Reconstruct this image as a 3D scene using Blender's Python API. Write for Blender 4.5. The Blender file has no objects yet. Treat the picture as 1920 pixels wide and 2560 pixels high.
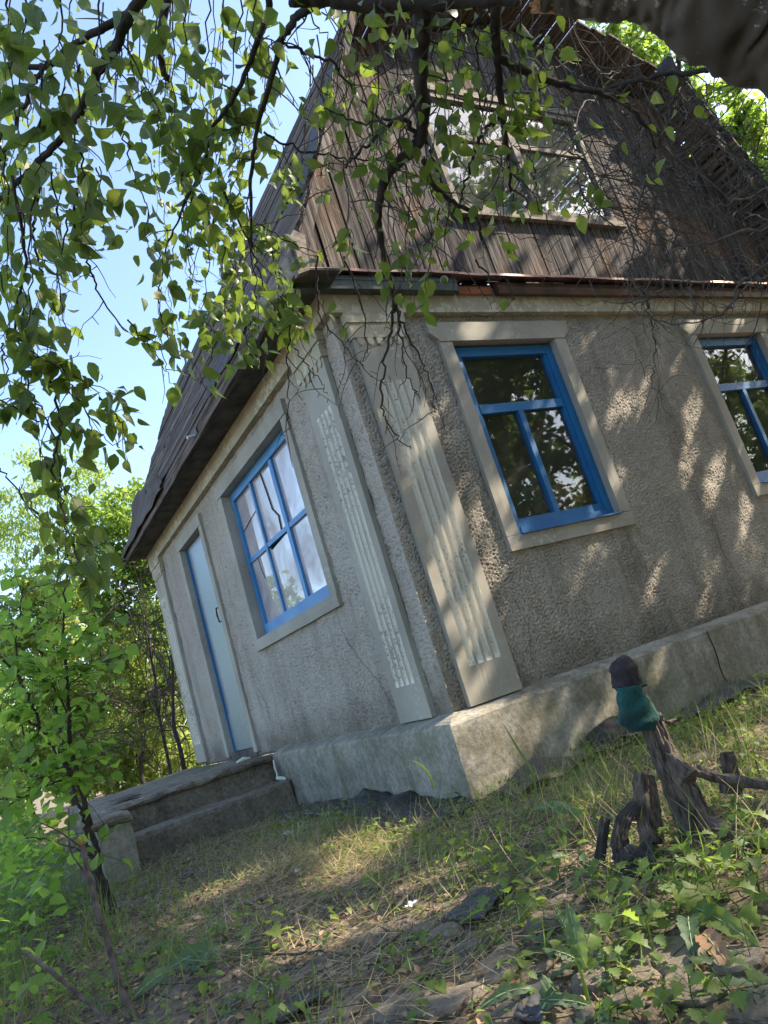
import bpy, bmesh, math, random
import numpy as np
from mathutils import Vector, Matrix, noise

random.seed(7)
RNG = np.random.default_rng(11)
SC = bpy.context.scene
COL = SC.collection

# ------------------------------------------------------------------ camera
F_PX = 1835.9
RM = np.array([[0.8450524280638281, -0.4498900817922996, -0.2889382427584597],
               [-0.1432352282101906, 0.33016126273382207, -0.9329936816450489],
               [0.5151408188282145, 0.8298147111825183, 0.2145634681908145]])
CAM = np.array([-2.1428, -3.3776, -0.3547])
cd = bpy.data.cameras.new('camera')
cam = bpy.data.objects.new('camera', cd)
COL.objects.link(cam)
r_, d_, f_ = RM
cam.matrix_world = Matrix(((r_[0], -d_[0], -f_[0], CAM[0]), (r_[1], -d_[1], -f_[1], CAM[1]),
                           (r_[2], -d_[2], -f_[2], CAM[2]), (0, 0, 0, 1)))
cd.sensor_fit = 'VERTICAL'; cd.sensor_height = 24.0; cd.lens = 24.0 * F_PX / 2560
cd.clip_start = 0.05; cd.clip_end = 2000
SC.camera = cam
SC.render.resolution_x = 768; SC.render.resolution_y = 1024

# ------------------------------------------------------------------ light
SUN = Vector((0.75, -0.29, 0.62)).normalized()
EL = math.asin(SUN.z); ROT = math.atan2(SUN.x, SUN.y)
w = bpy.data.worlds.new('World'); SC.world = w; w.use_nodes = True
nt = w.node_tree; nt.nodes.clear()
sky = nt.nodes.new('ShaderNodeTexSky'); sky.sky_type = 'NISHITA'; sky.sun_disc = False
sky.sun_elevation = EL; sky.sun_rotation = ROT; sky.air_density = 1.0; sky.dust_density = 1.4; sky.ozone_density = 1.3
bg = nt.nodes.new('ShaderNodeBackground'); bg.inputs[1].default_value = 0.135
wo = nt.nodes.new('ShaderNodeOutputWorld')
nt.links.new(sky.outputs[0], bg.inputs[0]); nt.links.new(bg.outputs[0], wo.inputs[0])
sl = bpy.data.lights.new('sun', 'SUN'); sl.energy = 3.7; sl.angle = math.radians(0.5); sl.color = (1.0, 0.87, 0.7)
so = bpy.data.objects.new('sun', sl); COL.objects.link(so); so.location = (6, -4, 8)
so.rotation_euler = SUN.to_track_quat('Z', 'Y').to_euler()
SC.view_settings.view_transform = 'Standard'; SC.view_settings.look = 'None'
SC.view_settings.exposure = 1.9; SC.view_settings.gamma = 1.0; SC.view_settings.use_curve_mapping = False

# ------------------------------------------------------------------ place helpers
def ray(u, v):
    d = RM.T @ np.array([u - 960.0, v - 1280.0, F_PX]); return d / np.linalg.norm(d)
def at(u, v, dist):
    return Vector(CAM + ray(u, v) * dist)
def onz(u, v, z):
    d = ray(u, v); return Vector(CAM + d * ((z - CAM[2]) / d[2]))

def tag(o, label=None, cat=None, group=None, kind=None):
    if label: o['label'] = label
    if cat: o['category'] = cat
    if group: o['group'] = group
    if kind: o['kind'] = kind
    return o
def empty(name, loc, label, cat, group=None):
    o = bpy.data.objects.new(name, None); COL.objects.link(o); o.location = loc
    o.empty_display_size = 0.1
    return tag(o, label, cat, group)
def place(name, me, parent=None):
    o = bpy.data.objects.new(name, me); COL.objects.link(o)
    if parent:
        o.parent = parent
        o.matrix_parent_inverse = Matrix.Translation(-Vector(WL[parent.name]))
        WL[o.name] = (0, 0, 0)
    return o
WL = {}
def root(name, loc, label, cat, group=None):
    o = empty(name, loc, label, cat, group); WL[o.name] = tuple(loc); return o

class MB:
    def __init__(s): s.v = []; s.f = []; s.m = []
    def add(s, vs, fs, m=0):
        n = len(s.v); s.v += [tuple(p) for p in vs]; s.f += [tuple(i + n for i in q) for q in fs]; s.m += [m] * len(fs)
        return s
    def hexa(s, P, m=0):
        return s.add(P, [(0, 3, 2, 1), (4, 5, 6, 7), (0, 1, 5, 4), (1, 2, 6, 5), (2, 3, 7, 6), (3, 0, 4, 7)], m)
    def box(s, a, b, m=0):
        (x0, y0, z0), (x1, y1, z1) = a, b
        return s.hexa([(x0, y0, z0), (x1, y0, z0), (x1, y1, z0), (x0, y1, z0), (x0, y0, z1), (x1, y0, z1), (x1, y1, z1), (x0, y1, z1)], m)
    def prism(s, poly, vec, m=0):
        n = len(poly); v = Vector(vec); P = [Vector(p) for p in poly]
        s.add(P + [p + v for p in P], [tuple(range(n))[::-1], tuple(range(n, 2 * n))] + [(i, (i + 1) % n, (i + 1) % n + n, i + n) for i in range(n)], m)
        return s
    def tube(s, pts, rad, k=6, rough=0.0, m=0, cap=True, ridge=0):
        pts = [Vector(p) for p in pts]; n = len(pts)
        if not hasattr(rad, '__len__'): rad = [rad] * n
        up = Vector((0.3, 0.2, 1)); rings = []
        base = len(s.v); vs = []
        t0 = (pts[1] - pts[0]).normalized(); a = t0.cross(up)
        if a.length < 1e-3: a = t0.cross(Vector((1, 0, 0)))
        a.normalize()
        for i in range(n):
            t = (pts[min(i + 1, n - 1)] - pts[max(i - 1, 0)])
            t = t.normalized() if t.length > 1e-7 else t0
            a = (a - t * a.dot(t)); a = a.normalized() if a.length > 1e-5 else t.orthogonal().normalized()
            b = t.cross(a)
            for j in range(k):
                an = 2 * math.pi * j / k
                rr = rad[i]
                if rough: rr *= 1 + rough * noise.noise(Vector((math.cos(an) * 2.2 + 7, math.sin(an) * 2.2, i * 0.35 + pts[0].x * 9)))
                if ridge:
                    tw = .09 * i + .8 * math.sin(i * .11)
                    rr *= 1 + ridge * (math.sin(an * 3 + tw) * .8 + .9 * abs(math.sin(an * 7 + tw * 1.6)) ** .6 + .55 * math.sin(an * 16 + tw * 2.2 + 2 * math.sin(i * .3)) - .5)
                vs.append(pts[i] + a * (math.cos(an) * rr) + b * (math.sin(an) * rr))
        fs = [(i * k + j, i * k + (j + 1) % k, (i + 1) * k + (j + 1) % k, (i + 1) * k + j) for i in range(n - 1) for j in range(k)]
        if cap: fs += [tuple(range(k))[::-1], tuple(range((n - 1) * k, n * k))]
        return s.add(vs, fs, m)
    def mesh(s, name, mats, smooth=False, fix=False):
        me = bpy.data.meshes.new(name); me.from_pydata(s.v, [], s.f)
        for q in (mats if isinstance(mats, (list, tuple)) else [mats]): me.materials.append(q)
        if any(s.m): me.polygons.foreach_set('material_index', s.m)
        if smooth: me.polygons.foreach_set('use_smooth', [True] * len(me.polygons))
        if fix:
            bm = bmesh.new(); bm.from_mesh(me); bmesh.ops.recalc_face_normals(bm, faces=bm.faces); bm.to_mesh(me); bm.free()
        me.update(); return me
    def obj(s, name, mats, parent=None, smooth=False, fix=True):
        return place(name, s.mesh(name, mats, smooth, fix), parent)

def np_mesh(name, V, Fq, mats, smooth=False, mi=None):
    me = bpy.data.meshes.new(name)
    V = np.asarray(V, np.float32); Fq = np.asarray(Fq, np.int32); k = Fq.shape[1]
    me.vertices.add(len(V)); me.vertices.foreach_set('co', V.ravel())
    me.loops.add(Fq.size); me.loops.foreach_set('vertex_index', Fq.ravel())
    me.polygons.add(len(Fq)); me.polygons.foreach_set('loop_start', np.arange(0, Fq.size, k, dtype=np.int32))
    try: me.polygons.foreach_set('loop_total', np.full(len(Fq), k, np.int32))
    except Exception: pass
    if smooth: me.polygons.foreach_set('use_smooth', np.ones(len(Fq), bool))
    for q in (mats if isinstance(mats, (list, tuple)) else [mats]): me.materials.append(q)
    if mi is not None: me.polygons.foreach_set('material_index', np.asarray(mi, np.int32))
    me.update(calc_edges=True); return me
def scatter(name, tv, tf, T, A, mats, parent=None, smooth=False):
    """many copies of one small template joined in one mesh: T (n,3) places, A (n,3,3) frames"""
    tv = np.asarray(tv, float); tf = np.asarray(tf, int)
    T = np.asarray(T, float); A = np.asarray(A, float)
    V = np.einsum('nij,kj->nki', A, tv) + T[:, None, :]
    F = tf[None] + (np.arange(len(T)) * len(tv))[:, None, None]
    return place(name, np_mesh(name, V.reshape(-1, 3), F.reshape(-1, tf.shape[1]), mats, smooth), parent)
def frames(Y, N, S):
    """frames whose local y is Y, local z about N, size S"""
    Y = np.asarray(Y, float); Y = Y / np.linalg.norm(Y, axis=1, keepdims=True)
    N = np.asarray(N, float); X = np.cross(Y, N); X /= (np.linalg.norm(X, axis=1, keepdims=True) + 1e-9)
    Z = np.cross(X, Y); S = np.asarray(S, float)
    if S.ndim == 1: S = np.repeat(S[:, None], 3, 1)
    return np.stack([X * S[:, :1], Y * S[:, 1:2], Z * S[:, 2:3]], axis=2)
def rnd_dirs(n):
    d = RNG.normal(size=(n, 3)); return d / np.linalg.norm(d, axis=1, keepdims=True)

def fft_noise(nx, ny, h, lo, hi, ax=1.0, ay=1.0, seed=0):
    g = np.random.default_rng(seed).normal(size=(nx, ny)); G = np.fft.rfft2(g)
    kx = np.fft.fftfreq(nx, h)[:, None] * ax; ky = np.fft.rfftfreq(ny, h)[None] * ay
    k = np.hypot(kx, ky); m = np.exp(-((np.log(k + 1e-9) - math.log(1 / math.sqrt(lo * hi))) / (0.5 * math.log(hi / lo))) ** 2)
    r = np.fft.irfft2(G * m, s=(nx, ny)); return r / r.std()

# ------------------------------------------------------------------ materials
def mk(name):
    m = bpy.data.materials.new(name); m.use_nodes = True; nt = m.node_tree
    b = nt.nodes['Principled BSDF']; return m, nt, b
def N(nt, t, **k):
    n = nt.nodes.new(t)
    for a, v in k.items():
        if a in ('op', 'operation'): n.operation = v
        elif a == 'i':
            for kk, vv in v.items(): n.inputs[kk].default_value = vv
        else: setattr(n, a, v)
    return n
def coords(nt, scale=(1, 1, 1), kind='Object'):
    tc = N(nt, 'ShaderNodeTexCoord'); mp = N(nt, 'ShaderNodeMapping'); mp.inputs['Scale'].default_value = scale
    nt.links.new(tc.outputs[kind], mp.inputs[0]); return mp.outputs[0]
def nz(nt, vec, scale, detail=4, rough=.55, dist=0.0):
    n = N(nt, 'ShaderNodeTexNoise', i={'Scale': scale, 'Detail': detail, 'Roughness': rough, 'Distortion': dist})
    nt.links.new(vec, n.inputs['Vector']); return n.outputs['Fac']
def ramp(nt, fac, stops):
    r = N(nt, 'ShaderNodeValToRGB'); e = r.color_ramp.elements
    while len(e) < len(stops): e.new(0.5)
    for q, (p, c) in zip(e, stops):
        q.position = p; q.color = (*c, 1) if len(c) == 3 else c
    nt.links.new(fac, r.inputs[0]); return r.outputs[0]
def mixc(nt, fac, a, b, mode='MIX'):
    m = N(nt, 'ShaderNodeMix', data_type='RGBA', blend_type=mode)
    for s, x in ((0, fac), (6, a), (7, b)):
        if isinstance(x, (int, float)): m.inputs[s].default_value = x
        elif isinstance(x, tuple): m.inputs[s].default_value = (*x, 1) if len(x) == 3 else x
        else: nt.links.new(x, m.inputs[s])
    return m.outputs[2]
def bump(nt, b, h, strength=.5, dist=.01):
    n = N(nt, 'ShaderNodeBump', i={'Strength': strength, 'Distance': dist}); nt.links.new(h, n.inputs['Height'])
    nt.links.new(n.outputs[0], b.inputs['Normal'])
def grey3(a, k=1.0): return (a, a * .95 * k, a * .88 * k)

def stucco_mat():
    m, nt, b = mk('pecked_grey_stucco'); c = coords(nt)
    f = nz(nt, c, 1.2, 5, .6); f2 = nz(nt, c, 90, 3)
    col = ramp(nt, f, [(.3, (.28, .25, .212)), (.5, (.35, .318, .272)), (.72, (.42, .385, .335))])
    col = mixc(nt, .5, col, ramp(nt, f2, [(.3, (.23, .205, .175)), (.7, (.52, .475, .41))]))
    st = nz(nt, coords(nt, (3.2, 3.2, .55)), 1.0, 6, .68, .6)
    col = mixc(nt, ramp(nt, st, [(.50, (0, 0, 0)), (.68, (.5, .5, .5))]), col, (.13, .115, .09))
    sp = N(nt, 'ShaderNodeSeparateXYZ'); nt.links.new(coords(nt), sp.inputs[0])
    hh = N(nt, 'ShaderNodeMapRange', i={1: -.62, 2: -.25, 3: 1.0, 4: 0.0}); nt.links.new(sp.outputs['Z'], hh.inputs[0])
    spl = N(nt, 'ShaderNodeMath', operation='MULTIPLY'); nt.links.new(hh.outputs[0], spl.inputs[0]); nt.links.new(nz(nt, coords(nt), 4, 5, .7), spl.inputs[1])
    col = mixc(nt, ramp(nt, spl.outputs[0], [(.15, (0, 0, 0)), (.5, (.7, .7, .7))]), col, (.12, .105, .08))
    nt.links.new(col, b.inputs['Base Color']); b.inputs['Roughness'].default_value = .95; b.inputs['Specular IOR Level'].default_value = .15
    bump(nt, b, f2, 1.0, .006); return m
def concrete_mat(name, a, bcol, moss=0.0, dirt=.5, bs=.35, mossc=(.10, .11, .03)):
    m, nt, b = mk(name); c = coords(nt)
    f = nz(nt, c, 2.3, 7, .65, .4); f2 = nz(nt, c, 40, 5, .7); f3 = nz(nt, c, 5.5, 6, .7)
    col = ramp(nt, f, [(.32, a), (.66, bcol)])
    col = mixc(nt, .45, col, ramp(nt, f2, [(.35, tuple(x * .55 for x in a)), (.62, tuple(min(1, x * 1.1) for x in bcol))]))
    st = ramp(nt, nz(nt, coords(nt, (9, 9, 1.2)), 1.0, 5, .65), [(.45, (0, 0, 0)), (.7, (1, 1, 1))])
    col = mixc(nt, mixc(nt, .6 * dirt, (0, 0, 0), st), col, tuple(x * .5 for x in a))
    if moss:
        mk_ = ramp(nt, f3, [(.52 - moss * .2, (0, 0, 0)), (.66, (1, 1, 1))])
        col = mixc(nt, mixc(nt, moss, (0, 0, 0), mk_), col, mossc)
    nt.links.new(col, b.inputs['Base Color']); b.inputs['Roughness'].default_value = .95; b.inputs['Specular IOR Level'].default_value = .15
    bump(nt, b, f2, bs, .008); return m
def wood_mat(name, axis, dark, mid, light, orange=None, rough=.8):
    m, nt, b = mk(name)
    sc = [30, 30, 30]; sc[axis] = 1.3
    c = coords(nt, tuple(sc)); c0 = coords(nt)
    oi = N(nt, 'ShaderNodeObjectInfo')
    ad = N(nt, 'ShaderNodeVectorMath', operation='ADD'); nt.links.new(c, ad.inputs[0])
    cm = N(nt, 'ShaderNodeVectorMath', operation='SCALE'); cm.inputs[0].default_value = (37, 91, 53); nt.links.new(oi.outputs['Random'], cm.inputs['Scale'])
    nt.links.new(cm.outputs[0], ad.inputs[1])
    f = nz(nt, ad.outputs[0], 1.6, 6, .65, .3)
    col = ramp(nt, f, [(.34, dark), (.5, mid), (.66, light)])
    fb = nz(nt, c0, 1.4, 4, .6)
    if orange:
        col = mixc(nt, ramp(nt, fb, [(.53, (0, 0, 0)), (.70, (.6, .6, .6))]), col, mixc(nt, f, tuple(x * .6 for x in orange), orange))
    var = ramp(nt, oi.outputs['Random'], [(0, (.72, .72, .74)), (1, (1.18, 1.12, 1.06))])
    col = mixc(nt, 1.0, col, var, 'MULTIPLY')
    vr = N(nt, 'ShaderNodeTexVoronoi', i={'Scale': 5.0}); nt.links.new(c0, vr.inputs['Vector'])
    kn = ramp(nt, vr.outputs['Distance'], [(.02, (1, 1, 1)), (.06, (0, 0, 0))])
    col = mixc(nt, kn, col, tuple(x * .5 for x in dark))
    nt.links.new(col, b.inputs['Base Color']); b.inputs['Roughness'].default_value = .95; b.inputs['Specular IOR Level'].default_value = .12
    bump(nt, b, f, .9, .008); return m
def leaf_mat(name, cols, trans=.45, rough=.45, tcol=(.45, .62, .08), veins=False, holes=False):
    m, nt, b = mk(name)
    g = N(nt, 'ShaderNodeNewGeometry'); oi = N(nt, 'ShaderNodeObjectInfo')
    a = N(nt, 'ShaderNodeMath', operation='ADD'); nt.links.new(g.outputs['Random Per Island'], a.inputs[0]); nt.links.new(oi.outputs['Random'], a.inputs[1])
    fr = N(nt, 'ShaderNodeMath', operation='FRACT'); nt.links.new(a.outputs[0], fr.inputs[0])
    k = len(cols); col = ramp(nt, fr.outputs[0], [((i / max(1, k - 1)), c) for i, c in enumerate(cols)])
    f = nz(nt, coords(nt), 45, 3); col = mixc(nt, .35, col, mixc(nt, f, (.01, .02, .005), (.12, .17, .04)), 'ADD') if False else col
    oc = coords(nt)
    if veins:
        sx = N(nt, 'ShaderNodeSeparateXYZ'); nt.links.new(oc, sx.inputs[0])
        def mth(op, a, b_=None):
            q = N(nt, 'ShaderNodeMath', operation=op)
            for i_, x_ in enumerate((a, b_)):
                if x_ is None: continue
                if isinstance(x_, (int, float)): q.inputs[i_].default_value = x_
                else: nt.links.new(x_, q.inputs[i_])
            return q.outputs[0]
        ax = mth('ABSOLUTE', sx.outputs['X'])
        side = mth('LESS_THAN', mth('FRACT', mth('MULTIPLY', mth('SUBTRACT', sx.outputs['Y'], mth('MULTIPLY', ax, .8)), 7.5)), .13)
        vm = mth('MAXIMUM', mth('LESS_THAN', ax, .017), mth('MULTIPLY', side, .45))
        lowf = nz(nt, oc, 4.0, 4, .6)
        col = mixc(nt, ramp(nt, lowf, [(.55, (0, 0, 0)), (.75, (.45, .45, .45))]), col, (.13, .13, .03))
        col = mixc(nt, mth('MULTIPLY', vm, .55), col, (.16, .21, .08))
    nt.links.new(col, b.inputs['Base Color']); b.inputs['Roughness'].default_value = rough
    b.inputs['Specular IOR Level'].default_value = .4
    bump(nt, b, f, .25, .003)
    t = N(nt, 'ShaderNodeBsdfTranslucent')
    tc = mixc(nt, .55, mixc(nt, 1.0, col, (2.6, 2.6, 2.0), 'MULTIPLY'), tcol); nt.links.new(tc, t.inputs[0])
    mx = N(nt, 'ShaderNodeMixShader', i={0: trans}); nt.links.new(b.outputs[0], mx.inputs[1]); nt.links.new(t.outputs[0], mx.inputs[2])
    out = mx.outputs[0]
    if holes:
        of = N(nt, 'ShaderNodeVectorMath', operation='ADD'); nt.links.new(coords(nt), of.inputs[0]); nt.links.new(oi.outputs['Random'], of.inputs[1])
        vo = N(nt, 'ShaderNodeTexVoronoi', i={'Scale': 3.4}); nt.links.new(of.outputs[0], vo.inputs['Vector'])
        lt = N(nt, 'ShaderNodeMath', operation='LESS_THAN'); nt.links.new(vo.outputs['Distance'], lt.inputs[0]); lt.inputs[1].default_value = .075
        tp = N(nt, 'ShaderNodeBsdfTransparent'); m2 = N(nt, 'ShaderNodeMixShader'); nt.links.new(lt.outputs[0], m2.inputs[0]); nt.links.new(out, m2.inputs[1]); nt.links.new(tp.outputs[0], m2.inputs[2]); out = m2.outputs[0]
    nt.links.new(out, nt.nodes['Material Output'].inputs[0]); return m
def simple(name, c1, c2, scale=8, rough=.7, bs=.3, metal=0.0, bd=.004, stretch=(1, 1, 1), stops=(.35, .65)):
    m, nt, b = mk(name); f = nz(nt, coords(nt, stretch), scale, 6, .62, .2)
    nt.links.new(ramp(nt, f, [(stops[0], c1), (stops[1], c2)]), b.inputs['Base Color'])
    b.inputs['Roughness'].default_value = rough; b.inputs['Metallic'].default_value = metal
    bump(nt, b, f, bs, bd); return m
def glass_mat(name, dust, refl, dcol=(.5, .5, .5), wav=.02, scale=3, clear=.85):
    m, nt, b = mk(name); c = coords(nt)
    nt.nodes.remove(b)
    tr = N(nt, 'ShaderNodeBsdfTransparent'); tr.inputs[0].default_value = (clear, clear * 1.03, clear * 1.03, 1)
    gl = N(nt, 'ShaderNodeBsdfGlossy', i={'Roughness': .02})
    bp = N(nt, 'ShaderNodeBump', i={'Strength': wav, 'Distance': .02}); nt.links.new(nz(nt, c, 2.5, 2), bp.inputs['Height']); nt.links.new(bp.outputs[0], gl.inputs['Normal'])
    fr = N(nt, 'ShaderNodeLayerWeight', i={'Blend': .35})
    mr = N(nt, 'ShaderNodeMapRange', i={3: refl, 4: .9}); nt.links.new(fr.outputs['Fresnel'], mr.inputs[0])
    m1 = N(nt, 'ShaderNodeMixShader'); nt.links.new(mr.outputs[0], m1.inputs[0]); nt.links.new(tr.outputs[0], m1.inputs[1]); nt.links.new(gl.outputs[0], m1.inputs[2])
    df = N(nt, 'ShaderNodeBsdfDiffuse')
    nt.links.new(mixc(nt, nz(nt, c, scale, 5, .6, 1.5), tuple(x * .7 for x in dcol), tuple(min(1, x * 1.2) for x in dcol)), df.inputs[0])
    m2 = N(nt, 'ShaderNodeMixShader')
    dm = ramp(nt, nz(nt, c, scale * 1.4, 5, .65, .5), [(.3, (dust * .6,) * 3), (.7, (min(1, dust * 1.4),) * 3)])
    nt.links.new(dm, m2.inputs[0]); nt.links.new(m1.outputs[0], m2.inputs[1]); nt.links.new(df.outputs[0], m2.inputs[2])
    nt.links.new(m2.outputs[0], nt.nodes['Material Output'].inputs[0]); return m
def flaked(name, base1, base2, paint, thr, scale=22, rough=.85, stretch=(1, 1, 1), spec=.3):
    m, nt, b = mk(name); c = coords(nt, stretch); c0 = coords(nt)
    col = ramp(nt, nz(nt, c0, 2.5, 6, .6), [(.35, base1), (.65, base2)])
    a = nz(nt, c, scale, 8, .75); a2 = nz(nt, c0, 1.6, 2)
    s = N(nt, 'ShaderNodeMath', operation='MULTIPLY_ADD'); nt.links.new(a2, s.inputs[0]); s.inputs[1].default_value = .35; nt.links.new(a, s.inputs[2])
    k = ramp(nt, s.outputs[0], [(thr, (0, 0, 0)), (thr + .03, (1, 1, 1))])
    nt.links.new(mixc(nt, k, col, paint), b.inputs['Base Color']); b.inputs['Roughness'].default_value = rough
    bump(nt, b, k, .25, .003); return m

M = {}
M['stucco'] = stucco_mat()
M['plaster'] = flaked('pale_plaster_trim', (.26, .243, .20), (.35, .328, .278), (.46, .44, .385), .80, 34)
M['cornice'] = flaked('weathered_cornice_plaster', (.32, .285, .205), (.40, .36, .27), (.50, .475, .36), .72, 14)
M['groove'] = flaked('flaking_whitewash', (.27, .255, .21), (.35, .33, .28), (.62, .59, .50), .575, 42)
M['plinth'] = concrete_mat('stained_plinth_concrete', (.19, .178, .15), (.42, .395, .34), .7, .6, .4, (.095, .088, .035))
M['porch'] = concrete_mat('dark_porch_concrete', (.08, .063, .048), (.34, .29, .225), .3, .6, .8, (.055, .055, .02))
M['block'] = concrete_mat('grey_block_concrete', (.22, .20, .17), (.42, .39, .33), .2, .4, .4)
M['gable'] = wood_mat('weathered_gable_planks', 2, (.022, .019, .018), (.085, .077, .073), (.22, .205, .195), (.30, .155, .08))
M['roofwood'] = wood_mat('grey_roof_boards', 1, (.03, .023, .02), (.10, .082, .07), (.21, .185, .165))
M['soffit'] = simple('dark_stained_soffit', (.03, .028, .026), (.11, .095, .08), 6, .9)
M['rafter'] = simple('bare_grey_timber', (.08, .066, .052), (.25, .215, .17), 5, .85, stretch=(6, 1, 6))
M['blue'] = flaked('blue_gloss_paint', (.003, .095, .26), (.006, .14, .35), (.05, .09, .12), .90, 40, .55)
M['bluelight'] = flaked('sun_bleached_blue_paint', (.02, .16, .40), (.06, .23, .46), (.10, .14, .20), .80, 30, .45)
M['zinc'] = simple('galvanised_sheet', (.21, .26, .31), (.33, .39, .44), 60, .38, .05, .75, .001)
M['iron'] = simple('dark_iron', (.02, .02, .022), (.06, .05, .045), 30, .5, .2, .6)
M['pipe'] = simple('pale_pipe', (.35, .36, .36), (.55, .55, .54), 30, .5, .2)
M['rust'] = simple('rusty_flashing', (.12, .05, .035), (.26, .13, .10), 9, .6, .3, .2)
M['rustdark'] = simple('dark_brown_fascia_metal', (.035, .022, .02), (.12, .06, .045), 7, .55, .3, .2)
M['greenmetal'] = simple('grey_green_fascia_metal', (.035, .05, .05), (.075, .095, .09), 10, .5, .2, .2)
M['glass'] = glass_mat('dusty_window_glass', .045, .10, (.5, .48, .44), .03)
M['milky'] = glass_mat('sky_film_glass', .70, .16, (.46, .41, .42), .03, 1.6)  # pale pinkish diffuse tone stands for sky reflection and film on panes
M['attic'] = glass_mat('attic_glass', .10, .15, (.5, .5, .5), .05, 3, .45)
M['felt'] = simple('roofing_felt', (.025, .026, .03), (.07, .07, .075), 60, .75, .5, bd=.003)
M['feltshine'] = simple('black_tar_paper', (.008, .009, .012), (.028, .029, .034), 5, .42, .3)
M['feltbrown'] = simple('brown_dusty_felt', (.04, .032, .028), (.10, .08, .066), 90, .9, .5, bd=.003)
M['brick'] = simple('old_red_brick', (.26, .09, .05), (.42, .17, .10), 14, .9, .5)
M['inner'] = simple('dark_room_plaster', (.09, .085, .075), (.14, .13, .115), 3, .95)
M['bark'] = simple('dark_bark', (.018, .014, .012), (.055, .045, .038), 30, .9, .9, bd=.006)
M['barklimb'] = flaked('lichen_bark', (.025, .019, .014), (.11, .085, .062), (.26, .24, .18), .72, 30, .95)
M['rawwood'] = simple('splintered_orange_wood', (.25, .09, .03), (.5, .26, .12), 22, .8, .9, stretch=(1, 1, 1), bd=.01)
M['twig'] = simple('brown_twig', (.03, .02, .016), (.11, .08, .062), 25, .9, .4)
M['dryvine'] = simple('grey_dry_vine', (.03, .024, .02), (.115, .095, .08), 20, .9, .4)
M['stump'] = simple('stringy_vine_bark', (.025, .018, .014), (.15, .115, .088), 9, .95, 1.0, bd=.012, stretch=(5, 5, 1.2))
M['socktop'] = simple('dark_purple_cloth', (.010, .008, .011), (.045, .034, .038), 13, .95, 1.0, 0.0, .025)
M['sockteal'] = simple('teal_towelling', (.006, .030, .028), (.012, .115, .10), 11, 1.0, 1.0, 0.0, .03)
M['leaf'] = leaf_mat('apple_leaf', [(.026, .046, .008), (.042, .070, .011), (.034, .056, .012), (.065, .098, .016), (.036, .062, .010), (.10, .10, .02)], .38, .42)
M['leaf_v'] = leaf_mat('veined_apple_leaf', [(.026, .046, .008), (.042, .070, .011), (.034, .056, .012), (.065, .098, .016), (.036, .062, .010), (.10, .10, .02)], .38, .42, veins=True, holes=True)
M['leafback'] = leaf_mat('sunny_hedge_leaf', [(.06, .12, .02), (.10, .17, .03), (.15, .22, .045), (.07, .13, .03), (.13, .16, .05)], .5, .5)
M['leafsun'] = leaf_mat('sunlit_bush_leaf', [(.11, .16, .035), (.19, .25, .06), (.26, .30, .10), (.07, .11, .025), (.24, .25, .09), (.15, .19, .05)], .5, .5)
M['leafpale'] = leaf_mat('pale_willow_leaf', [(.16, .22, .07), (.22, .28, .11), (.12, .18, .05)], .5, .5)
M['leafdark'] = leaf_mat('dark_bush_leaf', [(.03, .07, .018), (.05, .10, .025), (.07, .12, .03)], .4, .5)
M['leafsap'] = leaf_mat('sapling_leaf', [(.10, .20, .03), (.15, .27, .04), (.12, .23, .04), (.20, .31, .06), (.07, .15, .025)], .55, .45)
M['leafsap_v'] = leaf_mat('veined_sapling_leaf', [(.10, .20, .03), (.15, .27, .04), (.12, .23, .04), (.20, .31, .06), (.07, .15, .025)], .55, .45, veins=True)
M['weed'] = leaf_mat('weed_leaf', [(.05, .105, .02), (.08, .145, .03), (.11, .17, .04), (.15, .19, .04), (.09, .15, .05)], .42, .5)
M['weed_v'] = leaf_mat('veined_weed_leaf', [(.05, .105, .02), (.08, .145, .03), (.11, .17, .04), (.15, .19, .04), (.09, .15, .05)], .42, .5, veins=True)
M['thistle'] = leaf_mat('blue_green_leaf', [(.055, .10, .05), (.08, .135, .07)], .3, .55)
M['rib'] = simple('pale_leaf_rib', (.22, .30, .15), (.30, .38, .2), 20, .6, .1)
M['grass'] = leaf_mat('grass_blade', [(.05, .10, .025), (.08, .13, .035), (.11, .15, .05), (.17, .17, .07), (.06, .11, .035)], .35, .5)
M['straw'] = leaf_mat('dry_straw', [(.46, .37, .19), (.55, .47, .27), (.32, .26, .13), (.22, .24, .09)], .2, .6, (.5, .4, .2))
M['litter'] = leaf_mat('dead_leaf', [(.17, .09, .05), (.28, .17, .09), (.38, .27, .17), (.11, .065, .045)], .12, .7, (.4, .25, .1))
M['apple'] = simple('small_green_apple', (.10, .16, .04), (.16, .22, .06), 10, .4, .05)
M['paper'] = simple('white_paper', (.55, .56, .62), (.72, .72, .78), 9, .8, .2)
M['foam'] = simple('pale_sealing_foam', (.50, .55, .44), (.68, .70, .58), 12, .8, .4)
M['moss'] = simple('yellow_green_moss', (.06, .07, .012), (.16, .17, .03), 40, 1.0, 1.0, bd=.01)
M['stone'] = concrete_mat('field_stone', (.11, .092, .07), (.31, .262, .208), .25, .4, .6, (.06, .065, .03))

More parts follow.
